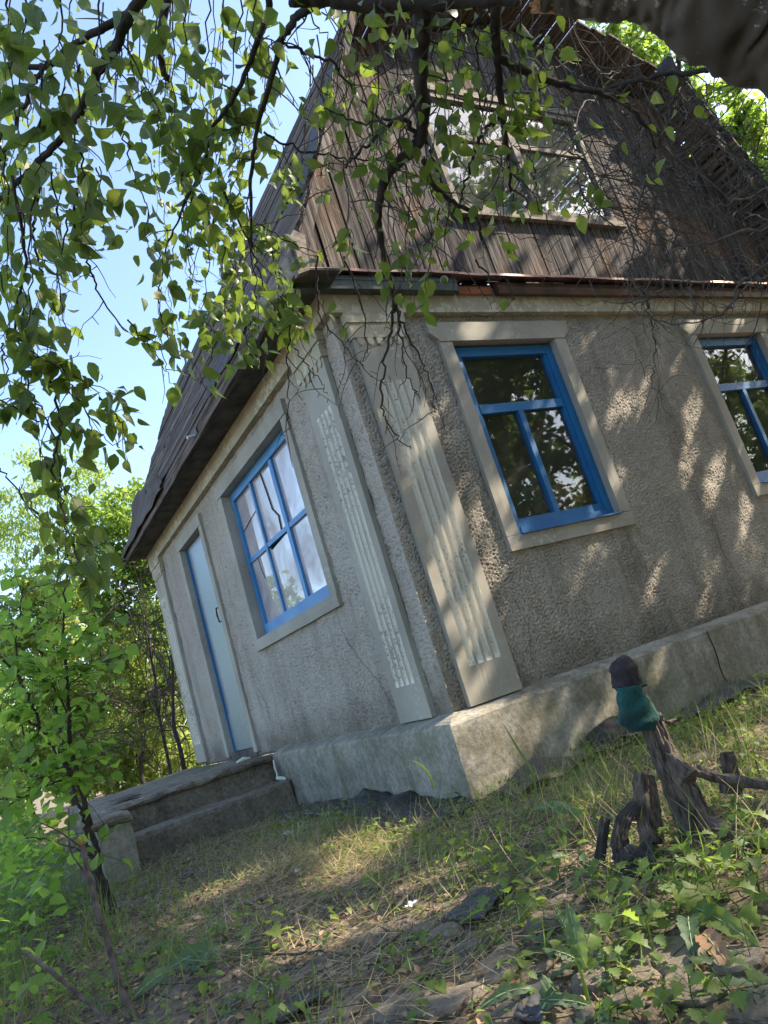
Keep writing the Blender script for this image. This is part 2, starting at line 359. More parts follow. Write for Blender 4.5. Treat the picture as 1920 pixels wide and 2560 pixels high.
def ground_mat():
    m, nt, b = mk('leaf_littered_soil'); c = coords(nt)
    f = nz(nt, c, 3.0, 8, .7, .3); f2 = nz(nt, c, 28, 6, .75); f3 = nz(nt, c, 1.1, 4, .6)
    col = ramp(nt, f2, [(.32, (.05, .036, .025)), (.5, (.16, .12, .083)), (.68, (.31, .24, .175))])
    col = mixc(nt, ramp(nt, f, [(.5, (0, 0, 0)), (.62, (.8, .8, .8))]), col, ramp(nt, f2, [(.35, (.06, .052, .042)), (.65, (.16, .145, .12))]))
    col = mixc(nt, ramp(nt, f3, [(.5, (0, 0, 0)), (.7, (.55, .55, .55))]), col, (.13, .115, .06))
    nt.links.new(col, b.inputs['Base Color']); b.inputs['Roughness'].default_value = 1.0
    bump(nt, b, f2, .9, .02); return m
M['ground'] = ground_mat()

# ------------------------------------------------------------------ ground
def gz(x, y):
    z = -1.045 + 0.018 * math.sin(x * 2.1 + 1) * math.cos(y * 1.7) + 0.03 * noise.noise(Vector((x * 1.3, y * 1.3, 0)))
    if x < -1.7: z -= min(.5, .10 * (-1.7 - x))
    if y < -1.2: z -= .02 * min(3, -1.2 - y)
    return z
def ong(u, v):
    p = onz(u, v, -1.05)
    for _ in range(4): p = onz(u, v, gz(p.x, p.y))
    return p
def build_ground():
    n = 360; t = np.linspace(-1, 1, n)
    X = -0.6 + 4.2 * t + 260 * t ** 9; Y = 0.6 + 4.6 * t + 300 * t ** 9
    V = np.empty((n, n, 3))
    for i, x in enumerate(X):
        for j, y in enumerate(Y):
            z = gz(x, y)
            if abs(x) < 8 and abs(y) < 9:
                z += .012 * noise.noise(Vector((x * 9, y * 9, 3))) + .006 * noise.noise(Vector((x * 31, y * 31, 9)))
            V[i, j] = (x, y, z)
    I = np.arange(n * n).reshape(n, n)
    F = np.stack([I[:-1, :-1], I[1:, :-1], I[1:, 1:], I[:-1, 1:]], -1).reshape(-1, 4)
    o = place('ground', np_mesh('ground', V.reshape(-1, 3), F, M['ground'], True)); tag(o, kind='structure')
build_ground()

# ------------------------------------------------------------------ house
HW, HD = 4.98, 5.54           # width along x, depth along y
ZB, ZT = -0.62, 1.95
house = root('cottage', (2.5, 2.7, -1.05), 'old grey stucco cottage with blue windows and a dilapidated gambrel plank roof', 'house')
def P(side, s, z, o):
    return (s, -o, z) if side == 'F' else (-o, s, z)
def sbox(mb, side, s0, s1, z0, z1, o0, o1, m=0):
    a = P(side, s0, z0, o0); b = P(side, s1, z1, o1)
    mb.box(tuple(map(min, a, b)), tuple(map(max, a, b)), m)
def part(name, parent=None): # helper for nested parents
    return parent

openings = {'F': [(.815, 1.715, .235, 1.555), (3.315, 4.215, .235, 1.555)], 'L': [(.995, 2.555, .275, 1.56), (3.385, 4.20, -.7, 1.555)]}
def stucco_wall(side, length, h, seed):
    ns = int(length / h) + 1; nzv = int((ZT - ZB) / h) + 1
    s = np.linspace(0, length, ns); z = np.linspace(ZB - .02, ZT, nzv)
    A = fft_noise(ns, nzv, h, .015, .032, 1.0, 1.0, seed)
    Bn = fft_noise(ns, nzv, h, .015, .030, .5, 1.15, seed + 1)
    Cn = fft_noise(ns, nzv, h, .015, .030, 1.15, .55, seed + 2)
    Mk = fft_noise(ns, nzv, h, .4, 1.2, 1, 1, seed + 3); Lw = fft_noise(ns, nzv, h, .15, .5, 1, 1, seed + 4)
    k = 1 / (1 + np.exp(-3 * Mk))
    D = A * .5 + (Bn * k + Cn * (1 - k) * (.8)) * .9
    D = -np.clip(D - .15, 0, 2.0) ** 1.0 * .013 + np.tanh(D * 1.1) * .0025 + Lw * .002
    if side == 'L': D *= 1.1
    edge = np.clip(s / .05, 0, 1)[:, None]; D = D * edge + .0
    if side == 'F': V = np.stack([np.repeat(s[:, None], nzv, 1), -D, np.repeat(z[None], ns, 0)], -1)
    else: V = np.stack([-D, np.repeat(s[:, None], nzv, 1), np.repeat(z[None], ns, 0)], -1)
    # wobbly arris where the two walls meet
    wob = fft_noise(nzv, 4, h, .02, .08, 1, 1, 99)[:, 0]
    zz = z; ww = np.array([.006 * noise.noise(Vector((0, 0, q * 22))) + .004 * noise.noise(Vector((4, 0, q * 70))) for q in zz])
    for i in range(int(.04 / h) + 1):
        f = 1 - i / (int(.04 / h) + 1); V[i, :, 0] += ww * f; V[i, :, 1] += ww * f
    I = np.arange(ns * nzv).reshape(ns, nzv)
    F = np.stack([I[:-1, :-1], I[1:, :-1], I[1:, 1:], I[:-1, 1:]], -1)
    cs = (s[1:] + s[:-1])[:, None] / 2; cz = (z[1:] + z[:-1])[None] / 2
    keep = np.ones((ns - 1, nzv - 1), bool)
    for a, b, c, d in openings[side]: keep &= ~((cs > a - .03) & (cs < b + .03) & (cz > c - .03) & (cz < d + .03))
    return place('wall', np_mesh('wall', V.reshape(-1, 3), F[keep], M['stucco'], True), house)
stucco_wall('F', HW, .0072, 3); stucco_wall('L', HD, .0085, 23)
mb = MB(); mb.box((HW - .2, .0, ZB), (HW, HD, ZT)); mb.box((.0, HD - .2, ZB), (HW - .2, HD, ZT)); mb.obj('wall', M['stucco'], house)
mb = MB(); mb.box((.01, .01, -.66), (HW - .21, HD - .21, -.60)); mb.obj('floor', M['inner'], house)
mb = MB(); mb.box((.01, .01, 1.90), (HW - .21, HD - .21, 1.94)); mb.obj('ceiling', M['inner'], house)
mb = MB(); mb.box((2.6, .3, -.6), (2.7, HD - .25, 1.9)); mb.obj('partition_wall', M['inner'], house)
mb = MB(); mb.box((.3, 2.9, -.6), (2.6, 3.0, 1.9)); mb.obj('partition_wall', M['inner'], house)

def rough_box(a, b, step, amp, seed=0, freq=6.0, fine=.3):
    """subdivided box with a worn, uneven surface (verts, faces)"""
    a = Vector(a); b = Vector(b); V = {}; vs = []; fs = []
    nn = [max(1, int(round((b[i] - a[i]) / step))) for i in range(3)]
    def vid(i, j, k):
        key = (i, j, k)
        if key not in V:
            p = Vector((a.x + (b.x - a.x) * i / nn[0], a.y + (b.y - a.y) * j / nn[1], a.z + (b.z - a.z) * k / nn[2]))
            ed = (i in (0, nn[0])) + (j in (0, nn[1])) + (k in (0, nn[2]))
            d = noise.noise_vector(p * freq + Vector((seed, 0, 0))) * amp + noise.noise_vector(p * freq * 4.3 + Vector((0, seed, 0))) * amp * fine
            c = (a + b) / 2
            if ed >= 2:
                inn = Vector((0, 0, 0))
                for ax, ii in enumerate((i, j, k)):
                    if ii == 0: inn[ax] = 1
                    if ii == nn[ax]: inn[ax] = -1
                d += inn * amp * (.45 + .9 * abs(noise.noise(p * 9 + Vector((seed, 3, 0)))))
            V[key] = len(vs); vs.append(p + d)
        return V[key]
    for k in (0, nn[2]):
        for i in range(nn[0]):
            for j in range(nn[1]): fs.append((vid(i, j, k), vid(i + 1, j, k), vid(i + 1, j + 1, k), vid(i, j + 1, k)))
    for j in (0, nn[1]):
        for i in range(nn[0]):
            for k in range(nn[2]): fs.append((vid(i, j, k), vid(i + 1, j, k), vid(i + 1, j, k + 1), vid(i, j, k + 1)))
    for i in (0, nn[0]):
        for j in range(nn[1]):
            for k in range(nn[2]): fs.append((vid(i, j, k), vid(i, j + 1, k), vid(i, j + 1, k + 1), vid(i, j, k + 1)))
    return vs, fs

# plinth: a sloping-topped concrete band round the two visible walls
def plinth():
    mb = MB()
    n = 90; prof = [(.0, -.615), (.03, -.624), (.06, -.631), (.09, -.641), (.116, -.652), (.124, -.664), (.126, -.69), (.127, -.74), (.126, -.8), (.124, -.87), (.122, -.95), (.125, -1.02), (.128, -1.35)]
    path = [(0 - 0, 2.62 * (1 - i / 90), 'L') for i in range(91)] + [(HW * i / 150, 0, 'F') for i in range(1, 151)]
    k = len(prof); vs = []
    for idx, (x, y, sd) in enumerate(path):
        for (o, z) in prof:
            if sd == 'L' and y > 1e-6: p = Vector((x - o, y, z))
            elif sd == 'F' and x > 1e-6: p = Vector((x, y - o, z))
            else: p = Vector((-o, -o, z))
            q = noise.noise_vector(p * 4) * .003 + noise.noise_vector(p * 19) * .002
            if o > .1 and z > -.7: q += noise.noise_vector(p * 8 + Vector((5, 5, 5))) * .005
            vs.append(p + q)
    fs = [(i * k + j, (i + 1) * k + j, (i + 1) * k + j + 1, i * k + j + 1) for i in range(len(path) - 1) for j in range(k - 1)]
    mb.add(vs, fs); o = mb.obj('plinth', M['plinth'], house, smooth=False, fix=False)
    # crack running down the front plinth
    c = MB()
    path = [(1766, 1578), (1782, 1612), (1793, 1640), (1800, 1668), (1808, 1690), (1818, 1705)]
    pp = []
    for (u, v) in path:
        d = ray(u, v); t = (-.129 - CAM[1]) / d[1]; pp.append(Vector(CAM + d * t))
    c.tube(pp, .0035, 4, .3); c.obj('crack', M['iron'], o)
def onp(a, b, c): return Vector((0, 0, 0))
plinth()
def wall_crack(side, pts, rad=.0012):
    m = MB(); path = []
    for (s_, z_) in pts: path.append(Vector(P(side, s_, z_, .004)))
    q = [path[0]]
    for a, b in zip(path[:-1], path[1:]):
        for k in range(1, 7): q.append(a + (b - a) * k / 6 + Vector(P(side, random.gauss(0, .006), random.gauss(0, .006), 0)))
    m.tube(q, rad, 4, .5); m.obj('crack', M['soffit'], house)
wall_crack('L', [(1.02, .17), (1.00, .02), (.96, -.06)]); wall_crack('L', [(.98, -.05), (.84, -.22), (.72, -.34), (.62, -.52)]); wall_crack('L', [(2.9, -.1), (2.8, -.25), (2.82, -.4)])
wall_crack('F', [(2.55, .3), (2.62, .05), (2.58, -.2), (2.66, -.42)]); wall_crack('F', [(.62, -.1), (.66, -.3), (.60, -.5)]); wall_crack('F', [(1.75, 1.2), (2.0, 1.32), (2.3, 1.3)])

# cornice
mb = MB()
sbox(mb, 'F', -.06, HW + .02, 1.752, 1.935, 0, .05)
sbox(mb, 'L', -.0, HD, 1.752, 1.905, 0, .05)
mb.obj('cornice', M['cornice'], house)
# pilasters with flutes
def pilaster(side, s0, s1):
    mb = MB(); o = .035; zb, zt = -.615, 1.752
    fz0, fz1 = -.40, 1.28
    nf = 4; w_ = s1 - s0; m = w_ * .17; fw = (w_ - 2 * m) / nf; prof = [(s0, 0, 0), (s0, o, 0), (s0 + m, o, 0)]
    # profile: (s, out, is_groove)
    for q in range(nf):
        a = s0 + m + q * fw
        g0 = a + fw * .16; g1 = a + fw * .84
        for t in range(0, 7):
            an = math.pi * t / 6; prof.append((g0 + (g1 - g0) * (1 - math.cos(an)) / 2, o - .017 * math.sin(an), 1))
    prof += [(s1 - m, o, 0), (s1, o, 0), (s1, 0, 0)]
    zs = [zb, fz0 - .03, fz0 - .015, fz0, fz0 + .012, fz0 + .03] + [fz0 + .03 + (fz1 - .06 - fz0) * i / 30 for i in range(1, 31)] + [fz1 - .012, fz1, fz1 + .02, zt]
    k = len(prof); vs = []
    for z in zs:
        g = 1 if fz0 + .03 <= z <= fz1 - .03 else max(0, min(1, 1 - max(fz0 + .03 - z, z - fz1 + .03) / .035)); g = math.sqrt(g)
        for (s, oo, ig) in prof:
            w2 = o + (oo - o) * g if ig else oo
            j = .0018 * noise.noise(Vector((s * 60, z * 16, 2))) if w2 > 0 else 0
            vs.append(P(side, s + .0015 * noise.noise(Vector((s * 9, z * 8, 5))), z, w2 + j))
    fs = []; mi = []
    for i in range(len(zs) - 1):
        inz = zs[i] >= fz0 - .02 and zs[i + 1] <= fz1 + .02
        for j in range(k - 1):
            fs.append((i * k + j, i * k + j + 1, (i + 1) * k + j + 1, (i + 1) * k + j)); mi.append(1 if inz and prof[j][2] and prof[j + 1][2] and prof[j + 1][0] - prof[j][0] < fw * .5 and not (prof[j][1] >= o - 1e-6 and prof[j + 1][1] >= o - 1e-6) else 0)
    mb.add(vs, fs); mb.m = mi
    pl = mb.obj('pilaster', [M['plaster'], M['groove']], house, smooth=False, fix=False)
    cap = MB()
    sbox(cap, side, s0 - .03, s1 + .03, 1.685, 1.750, .0, .052)
    sbox(cap, side, s0 - .012, s1 + .012, 1.585, 1.665, .0, .046)
    sbox(cap, side, s0 - .02, s1 + .02, 1.665, 1.685, .0, .040)
    cap.obj('capital', M['cornice'], pl)
    d = MB(); nd = 5
    for q in range(nd):
        a = s0 + .02 + (w_ - .04) * q / nd; b = a + (w_ - .04) / nd * .62
        poly = [P(side, a, 1.585, .0), P(side, a, 1.55, .0), P(side, (a + b) / 2, 1.532, .0), P(side, b, 1.55, .0), P(side, b, 1.585, .0)]
        ov = Vector(P(side, 0, 0, .044)); d.prism(poly, ov)
    d.obj('scallop', M['cornice'], pl)
for sd, a, b in (('F', .09, .455), ('F', 4.53, 4.89), ('L', .17, .535), ('L', 5.07, 5.50)): pilaster(sd, a, b)

def strip(mb, side, s0, s1, z0, z1, o0, o1, amp=.003):
    a = P(side, s0, z0, o0); b = P(side, s1, z1, o1); lo = tuple(map(min, a, b)); hi = tuple(map(max, a, b))
    v, f = rough_box(lo, hi, .06, amp, random.random() * 50, 4.0); mb.add(v, f)
def surround(side, s0, s1, z0, z1, door=False):
    """plaster trim round an opening, with splayed ears on the header"""
    o = .026; t = .105; dp = -.13
    mb = MB()
    strip(mb, side, s0 - t, s0, z0, z1, dp, o); strip(mb, side, s1, s1 + t, z0, z1, dp, o)
    if not door: strip(mb, side, s0 - t, s1 + t, z0 - .095, z0 + .001, dp, o + .003)
    h = .135
    ear = .06 if side == 'F' else .0
    poly = [(s0 - t, z1 - .001), (s1 + t, z1 - .001), (s1 + t, z1 + .012), (s1 + t + ear, z1 + .06), (s1 + t + ear, z1 + h), (s0 - t - ear, z1 + h), (s0 - t - ear, z1 + .06), (s0 - t, z1 + .012)]
    if side == 'L': poly = [(s0 - t, z1 - .001), (s1 + t, z1 - .001), (s1 + t, z1 + .11), (s0 - t, z1 + .11)]
    mb.prism([P(side, a, b, dp) for a, b in poly], Vector(P(side, 0, 0, o + .004 - dp)))
    return mb.obj('window_surround' if not door else 'door_surround', M['plaster'], house)
def bar(mb, side, s0, s1, z0, z1, o0, o1): sbox(mb, side, s0, s1, z0, z1, o0, o1)
def front_window(s0, s1, z0, z1):
    surround('F', s0, s1, z0, z1)
    o0, o1 = -.085, -.028; t = .066
    fr = MB(); g = .004
    for q in ((s0 + g, s0 + t, z0 + g, z1 - .02), (s1 - t, s1 - g, z0 + g, z1 - .02)): bar(fr, 'F', *q, o0, o1)
    bar(fr, 'F', s0 + t, s1 - t, z1 - .02 - t, z1 - .02, o0, o1 - .003); bar(fr, 'F', s0 + t, s1 - t, z0 + .004, z0 + .052, o0, o1 + .004)
    # sash rails set back
    a, b = s0 + t, s1 - t
    bar(fr, 'F', a, b, z0 + .052, z0 + .105, o0, o1 - .012)
    for q in (a, b - .022): bar(fr, 'F', q, q + .022, z0 + .105, z1 - .02 - t, o0, o1 - .014)
    win = fr.obj('window', M['blue'], house); win['label'] = 'blue framed window with a transom over two tall panes'
    zt = 1.092; mid = (s0 + s1) / 2 - .03
    tr = MB(); bar(tr, 'F', a + .022, b - .022, zt - .032, zt + .03, o0, o1 - .008); tr.obj('transom', M['blue'], win)
    mu = MB(); bar(mu, 'F', mid - .022, mid + .022, z0 + .105, zt - .032, o0, o1 - .010); mu.obj('mullion', M['blue'], win)
    go = -.068
    for (p, q, r, s) in ((a, b, zt, z1 - .02 - t), (a, mid, z0 + .1, zt), (mid, b, z0 + .1, zt)):
        m = MB(); m.add([P('F', p, r, go), P('F', q, r, go), P('F', q, s, go), P('F', p, s, go)], [(0, 1, 2, 3)]); m.obj('pane', M['glass'], win, fix=False)
    sl_ = MB(); v, f = rough_box((s0 + .01, -.052, z0 - .006), (s1 - .0, .05, z0 + .006), .03, .003, s0, 12); sl_.add(v, f); sl_.obj('sill_paint', M['blue'], win)
front_window(*openings['F'][0]); front_window(*openings['F'][1])
def side_window(s0, s1, z0, z1):
    surround('L', s0, s1, z0, z1)
    o0, o1 = -.11, -.06; t = .075
    fr = MB()
    bar(fr, 'L', s0 + .004, s0 + .05, z0, z1, o0, o1); bar(fr, 'L', s1 - .05, s1 - .004, z0, z1, o0, o1)
    bar(fr, 'L', s0 + .05, s1 - .05, z1 - t, z1 - .004, o0, o1 + .003); bar(fr, 'L', s0 + .05, s1 - .05, z0 + .004, z0 + .10, o0, o1 + .010)
    win = fr.obj('window', M['bluelight'], house); win['label'] = 'six paned blue window with milky cracked glass'
    for sm, w_ in ((2.06, .018), (1.56, .03)):
        m = MB(); bar(m, 'L', sm - w_, sm + w_, z0 + .1, z1 - t, o0, o1 - .006); m.obj('mullion', M['bluelight'], win)
    zc = .935
    for a, b in ((s0 + .05, 1.53), (1.59, 2.042), (2.078, s1 - .05)):
        m = MB(); bar(m, 'L', a, b, zc - .02, zc + .018, o0, o1 - .010); m.obj('glazing_bar', M['bluelight'], win)
    go = -.09
    for (p, q) in ((s0 + .04, 1.56), (1.56, 2.06), (2.06, s1 - .04)):
        for (r, s) in ((z0 + .09, zc), (zc, z1 - t + .01)):
            P4 = [(p, r), (q, r), (q, s), (p, s)]
            if (p, r) == (1.56, z0 + .09): P4 = [(p, r), (q, r), (q, s - .0), (q - .05, s - .055), (p + .02, s - .02)]
            m = MB(); m.add([P('L', a, b, go + .004 * random.random()) for a, b in P4], [tuple(range(len(P4)))]); m.obj('pane', M['milky'], win, fix=False)
    def dark_line(pts, w_=.004):
        c = MB(); c.tube([P('L', a, b, go + .006) for a, b in pts], w_, 4); c.obj('crack', M['iron'], win)
    dark_line([(1.83, 1.48), (1.80, 1.30), (1.78, 1.15), (1.70, 1.07), (1.72, .95)], .006)  # zigzag is putty and reflection drawn as a dark strip, not a crack
    dark_line([(2.50, 1.20), (2.30, 1.235), (2.06, 1.27)], .003); dark_line([(2.35, .93), (2.33, .80), (2.30, .72)], .003)
side_window(*openings['L'][0])
def door():
    s0, s1, z0, z1 = openings['L'][1]; z0 = -.62
    surround('L', s0, s1, z0, z1, True)
    fr = MB(); o0, o1 = -.16, -.10
    bar(fr, 'L', s0 + .004, s0 + .04, z0, z1, o0, o1); bar(fr, 'L', s1 - .029, s1 - .002, z0, z1 - .005, o0, -.035); bar(fr, 'L', s0 + .04, s1 - .045, z1 - .04, z1 - .004, o0, o1)
    df = fr.obj('door_frame', M['blue'], house)
    d = MB(); sbox(d, 'L', s0 + .006, s1 - .030, z0 + .045, z1 - .012, -.095, -.05)
    dr = d.obj('door', M['zinc'], house); dr['label'] = 'door clad in bare galvanised sheet metal'
    k = MB(); sbox(k, 'L', s0 + .012, s1 - .035, z0 + .04, z0 + .40, -.05, -.044); k.obj('kick_sheet', M['zinc'], dr)
    h = MB(); hs = 3.50; h.tube([P('L', hs, .76, -.049), P('L', hs + .03, .765, -.002), P('L', hs + .03, .70, .004), P('L', hs + .03, .63, -.002), P('L', hs, .625, -.049)], .009, 6); h.obj('door_handle', M['iron'], dr)
    t = MB(); sbox(t, 'L', s0, s1, z0 - .05, z0 + .035, -.2, .0); t.obj('threshold', M['soffit'], house)
door()

# roof --------------------------------------------------------------
XC = 2.49; EX = -.27; BX, BZ = .74, 3.99; EZ = 1.955; AZ = 4.62; YN, YF = -.27, 5.66
def roof_pts(side, t, low=True):
    if low: x, z = EX + (BX - EX) * t, EZ + (BZ - EZ) * t
    else: x, z = BX + (XC - BX) * t, BZ + (AZ - BZ) * t
    return (x, z) if side < 0 else (2 * XC - x, z)
roof = MB()
# rafters form the roof part itself
for y in [0.05 + .78 * i for i in range(8)]:
    for side in (-1, 1):
        for low in (True, False):
            (xa, za), (xb, zb) = roof_pts(side, 0.04, low), roof_pts(side, .99, low)
            n = Vector((zb - za, 0, -(xb - xa))).normalized() * (-side)
            d = n * .05 * (1); e = n * .13
            dd = Vector((0, .055, 0)); A = Vector((xa, y, za)); B = Vector((xb, y, zb))
            if side < 0: d, e = -abs(1) * Vector((-(n.x), 0, -(n.z))) * .03, n * .12
            ins = Vector((1 if side < 0 else -1, 0, -.4)).normalized()
            A1, B1 = A + ins * .035, B + ins * .035
            roof.prism([A1, B1, B1 + ins * .09, A1 + ins * .09], dd)
rf = roof.obj('roof', M['rafter'], house); rf['label'] = 'gambrel roof of bare rotting boards'
def slope_boards(side, low, W, mat, missing=0.0, rag=0.0, y0=YN, y1=YF):
    (xa, za), (xb, zb) = roof_pts(side, 0, low), roof_pts(side, 1, low)
    L = math.hypot(xb - xa, zb - za); u = Vector((xb - xa, 0, zb - za)) / L
    nrm = Vector((-u.z, 0, u.x)) if side < 0 else Vector((u.z, 0, -u.x))
    if nrm.z < 0: nrm = -nrm
    n = int(L / W); w_ = L / n
    for i in range(n):
        cuts = [y0 + random.uniform(-.015, .03) - (random.uniform(0, rag) if rag else 0)]
        c = cuts[0] + random.uniform(1.5, 3.2)
        while c < y1 - .8: cuts.append(c); c += random.uniform(1.6, 3.0)
        cuts.append(y1 + random.uniform(-.05, .05))
        for a, b in zip(cuts[:-1], cuts[1:]):
            if random.random() < missing: continue
            lift = random.uniform(0, .012); g = random.uniform(.003, .012)
            p = Vector((xa, 0, za)) + u * (i * w_ + g) + nrm * lift; q = Vector((xa, 0, za)) + u * ((i + 1) * w_ - g) + nrm * (lift + random.uniform(-.006, .012))
            m = MB(); ns = 6; vs = []
            for k in range(ns + 1):
                y = a + .004 + (b - a - .008) * k / ns; bow = nrm * (.005 * noise.noise(Vector((y * 2, i, 0)))); 
                e1 = u * (.004 * noise.noise(Vector((y * 6, i * 3.1, 1)))); e2 = u * (.005 * noise.noise(Vector((y * 6, i * 3.1, 8))))
                for r in (p + e1, q + e2, q + e2 + nrm * .024, p + e1 + nrm * .024): vs.append(Vector((0, y, 0)) + r + bow)
            fs = [(k * 4 + j, k * 4 + (j + 1) % 4, k * 4 + 4 + (j + 1) % 4, k * 4 + 4 + j) for k in range(ns) for j in range(4)] + [(0, 1, 2, 3), (ns * 4 + 3, ns * 4 + 2, ns * 4 + 1, ns * 4)]
            m.add(vs, fs); m.obj('board', mat, rf)
slope_boards(-1, True, .125, M['roofwood'], 0, .03)
slope_boards(-1, False, .14, M['roofwood'], 0, .03)
slope_boards(1, True, .13, M['roofwood'], .006, .10)
slope_boards(1, False, .15, M['roofwood'], .035, .12)
m = MB(); m.prism([(EX + .1, HD - .1, 1.98), (2 * XC - EX - .1, HD - .1, 1.98), (2 * XC - BX - .04, HD - .1, BZ - .06), (XC, HD - .1, AZ - .1), (BX + .04, HD - .1, BZ - .06)], (0, .05, 0)); m.obj('rear_gable', M['gable'], house)
m = MB(); m.box((.0, .12, 1.945), (HW, HD - .11, 1.975)); m.obj('attic_floor', M['soffit'], house)
# fascia board, soffit, verge boards
m = MB(); v, f = rough_box((EX - .018, YN - .06, 1.868), (EX + .012, YF + .04, 1.985), .09, .004, 3, 3); m.add(v, f); m.obj('fascia_board', M['roofwood'], house)
m = MB(); v, f = rough_box((EX - .050, YN - .10, 1.845), (EX - .020, .42, 2.005), .07, .006, 13, 4); m.add(v, f); m.obj('fascia_board', M['rafter'], house)
m = MB(); m.box((EX - .038, YN + .72, 1.862), (EX - .019, YF - .01, 1.905)); m.obj('fascia_board', M['roofwood'], house)
m = MB(); v, f = rough_box((EX + .013, YN + .02, 1.895), (-.0, YF, 1.915), .1, .004, 8, 3); m.add(v, f); m.obj('soffit', M['soffit'], house)
# verge: near end timber plate sticking out + verge boards up the rake
m = MB(); m.prism([(EX - .06, YN - .075, 1.80), (EX + .02, YN - .075, 1.83), (EX + .05, YN - .075, 2.05), (EX - .01, YN - .075, 2.08), (EX - .07, YN - .075, 2.0)], (0, .045, 0)); m.obj('rafter_end', M['rafter'], house)
(xa, za), (xb, zb) = roof_pts(-1, 0), roof_pts(-1, 1)
u = Vector((xb - xa, 0, zb - za)).normalized(); nn = Vector((-u.z, 0, u.x))
for k, (t0, t1, wo_, yo) in enumerate(((.03, .52, .055, -.01), (.45, 1.02, .045, -.004))):
    A = Vector((xa, 0, za)) + u * (2.27 * t0) - nn * .0; Bv = Vector((xa, 0, za)) + u * (2.27 * t1)
    m = MB(); m.prism([A - nn * wo_ + Vector((0, YN - .02 + yo, 0)), Bv - nn * wo_ * .9 + Vector((0, YN - .02 + yo, 0)), Bv + nn * .008 + Vector((0, YN - .02 + yo, 0)), A + nn * .012 + Vector((0, YN - .02 + yo, 0))], (0, .02, 0))
    m.obj('verge_board', M['gable'], rf)
(xa2, za2), (xb2, zb2) = roof_pts(1, 0), roof_pts(1, 1)
m = MB(); m.prism([(xa2 - .13, YN - .02, za2), (xa2, YN - .02, za2), (xb2, YN - .02, zb2), (xb2 - .12, YN - .02, zb2 - .05)], (0, .02, 0)); m.obj('verge_board', M['gable'], rf)
# torn felt rolls on roof edges
def felt_sheet(name, fn, nu, nv, mat, parent, label=None):
    m = MB(); vs = [fn(i / nu, j / nv) for i in range(nu + 1) for j in range(nv + 1)]
    m.add(vs, [(i * (nv + 1) + j, (i + 1) * (nv + 1) + j, (i + 1) * (nv + 1) + j + 1, i * (nv + 1) + j + 1) for i in range(nu) for j in range(nv)])
    o = m.obj(name, mat, parent, smooth=True, fix=False); so_ = o.modifiers.new('thickness', 'SOLIDIFY'); so_.thickness = .004
    if label: o['label'] = label
    return o
def on_slope(t, y, h, side=-1, low=True):
    x, z = roof_pts(side, t, low); (xa, za), (xb, zb) = roof_pts(side, 0, low), roof_pts(side, 1, low)
    uu = Vector((xb - xa, 0, zb - za)).normalized(); n_ = Vector((-uu.z, 0, uu.x)) if side < 0 else Vector((uu.z, 0, -uu.x))
    if n_.z < 0: n_ = -n_
    return Vector((x, y, z)) + n_ * h
def f1(a, b):
    y = 3.25 + 2.46 * a + .04 * math.sin(b * 7); top = .05 + .27 * min(1, max(0, a * 1.25 - .05)) ** .7 + .02 * math.sin(a * 19) + .015 * math.sin(a * 41)
    t = -.015 + top * b
    h = .040 + .02 * noise.noise(Vector((a * 7, b * 4, 0))) + .012 * math.sin(a * 30) * b + .075 * b ** 3 * (.6 + .4 * math.sin(a * 8 + .5)) - (.03 * max(0, a - .9) * 10) * b
    return on_slope(t, y, h)
felt_sheet('roofing_felt', f1, 60, 14, M['feltbrown'], rf, 'torn grey felt curling off the far end of the eave')
def f2(a, b):
    y = .45 + 1.05 * a; t = .02 + .12 * b * (1 - .75 * a) + .008 * math.sin(a * 11)
    return on_slope(t, y, .045 + .02 * noise.noise(Vector((a * 6, b * 3, 5))) + .03 * b)
felt_sheet('roofing_felt', f2, 20, 6, M['felt'], rf)
def f3(a, b):
    t = .22 + .5 * a; y = YN - .01 + .10 * b + .02 * math.sin(a * 13)
    return on_slope(t, y, .035 + .02 * noise.noise(Vector((a * 8, b * 3, 15))) + .02 * b)
felt_sheet('roofing_felt', f3, 24, 5, M['felt'], rf)
for k in range(4):
    def f4(a, b, k=k):
        t = .1 + .25 * k + .28 * a; y = YN - .04 - .06 * abs(noise.noise(Vector((a * 6, k, 3)))) + .35 * b
        return on_slope(t, y, .05 + .05 * noise.noise(Vector((a * 7, b * 3, k * 4))) + .04 * (1 - b), 1)
    felt_sheet('roofing_felt', f4, 14, 5, M['felt'], rf)
# pipe stub on the fascia
m = MB(); m.tube([(EX - .02, 2.0, 1.92), (EX - .10, 1.985, 1.905)], .014, 8); m.obj('pipe_stub', M['pipe'], house)
m = MB(); m.box((EX - .028, 1.94, 1.86), (EX - .019, 2.06, 1.97)); m.obj('bracket_plate', M['iron'], house)
m = MB(); m.tube([(EX - .02, 5.5, 1.88), (EX - .09, 5.48, 1.87)], .014, 8); m.obj('pipe_stub', M['iron'], house)

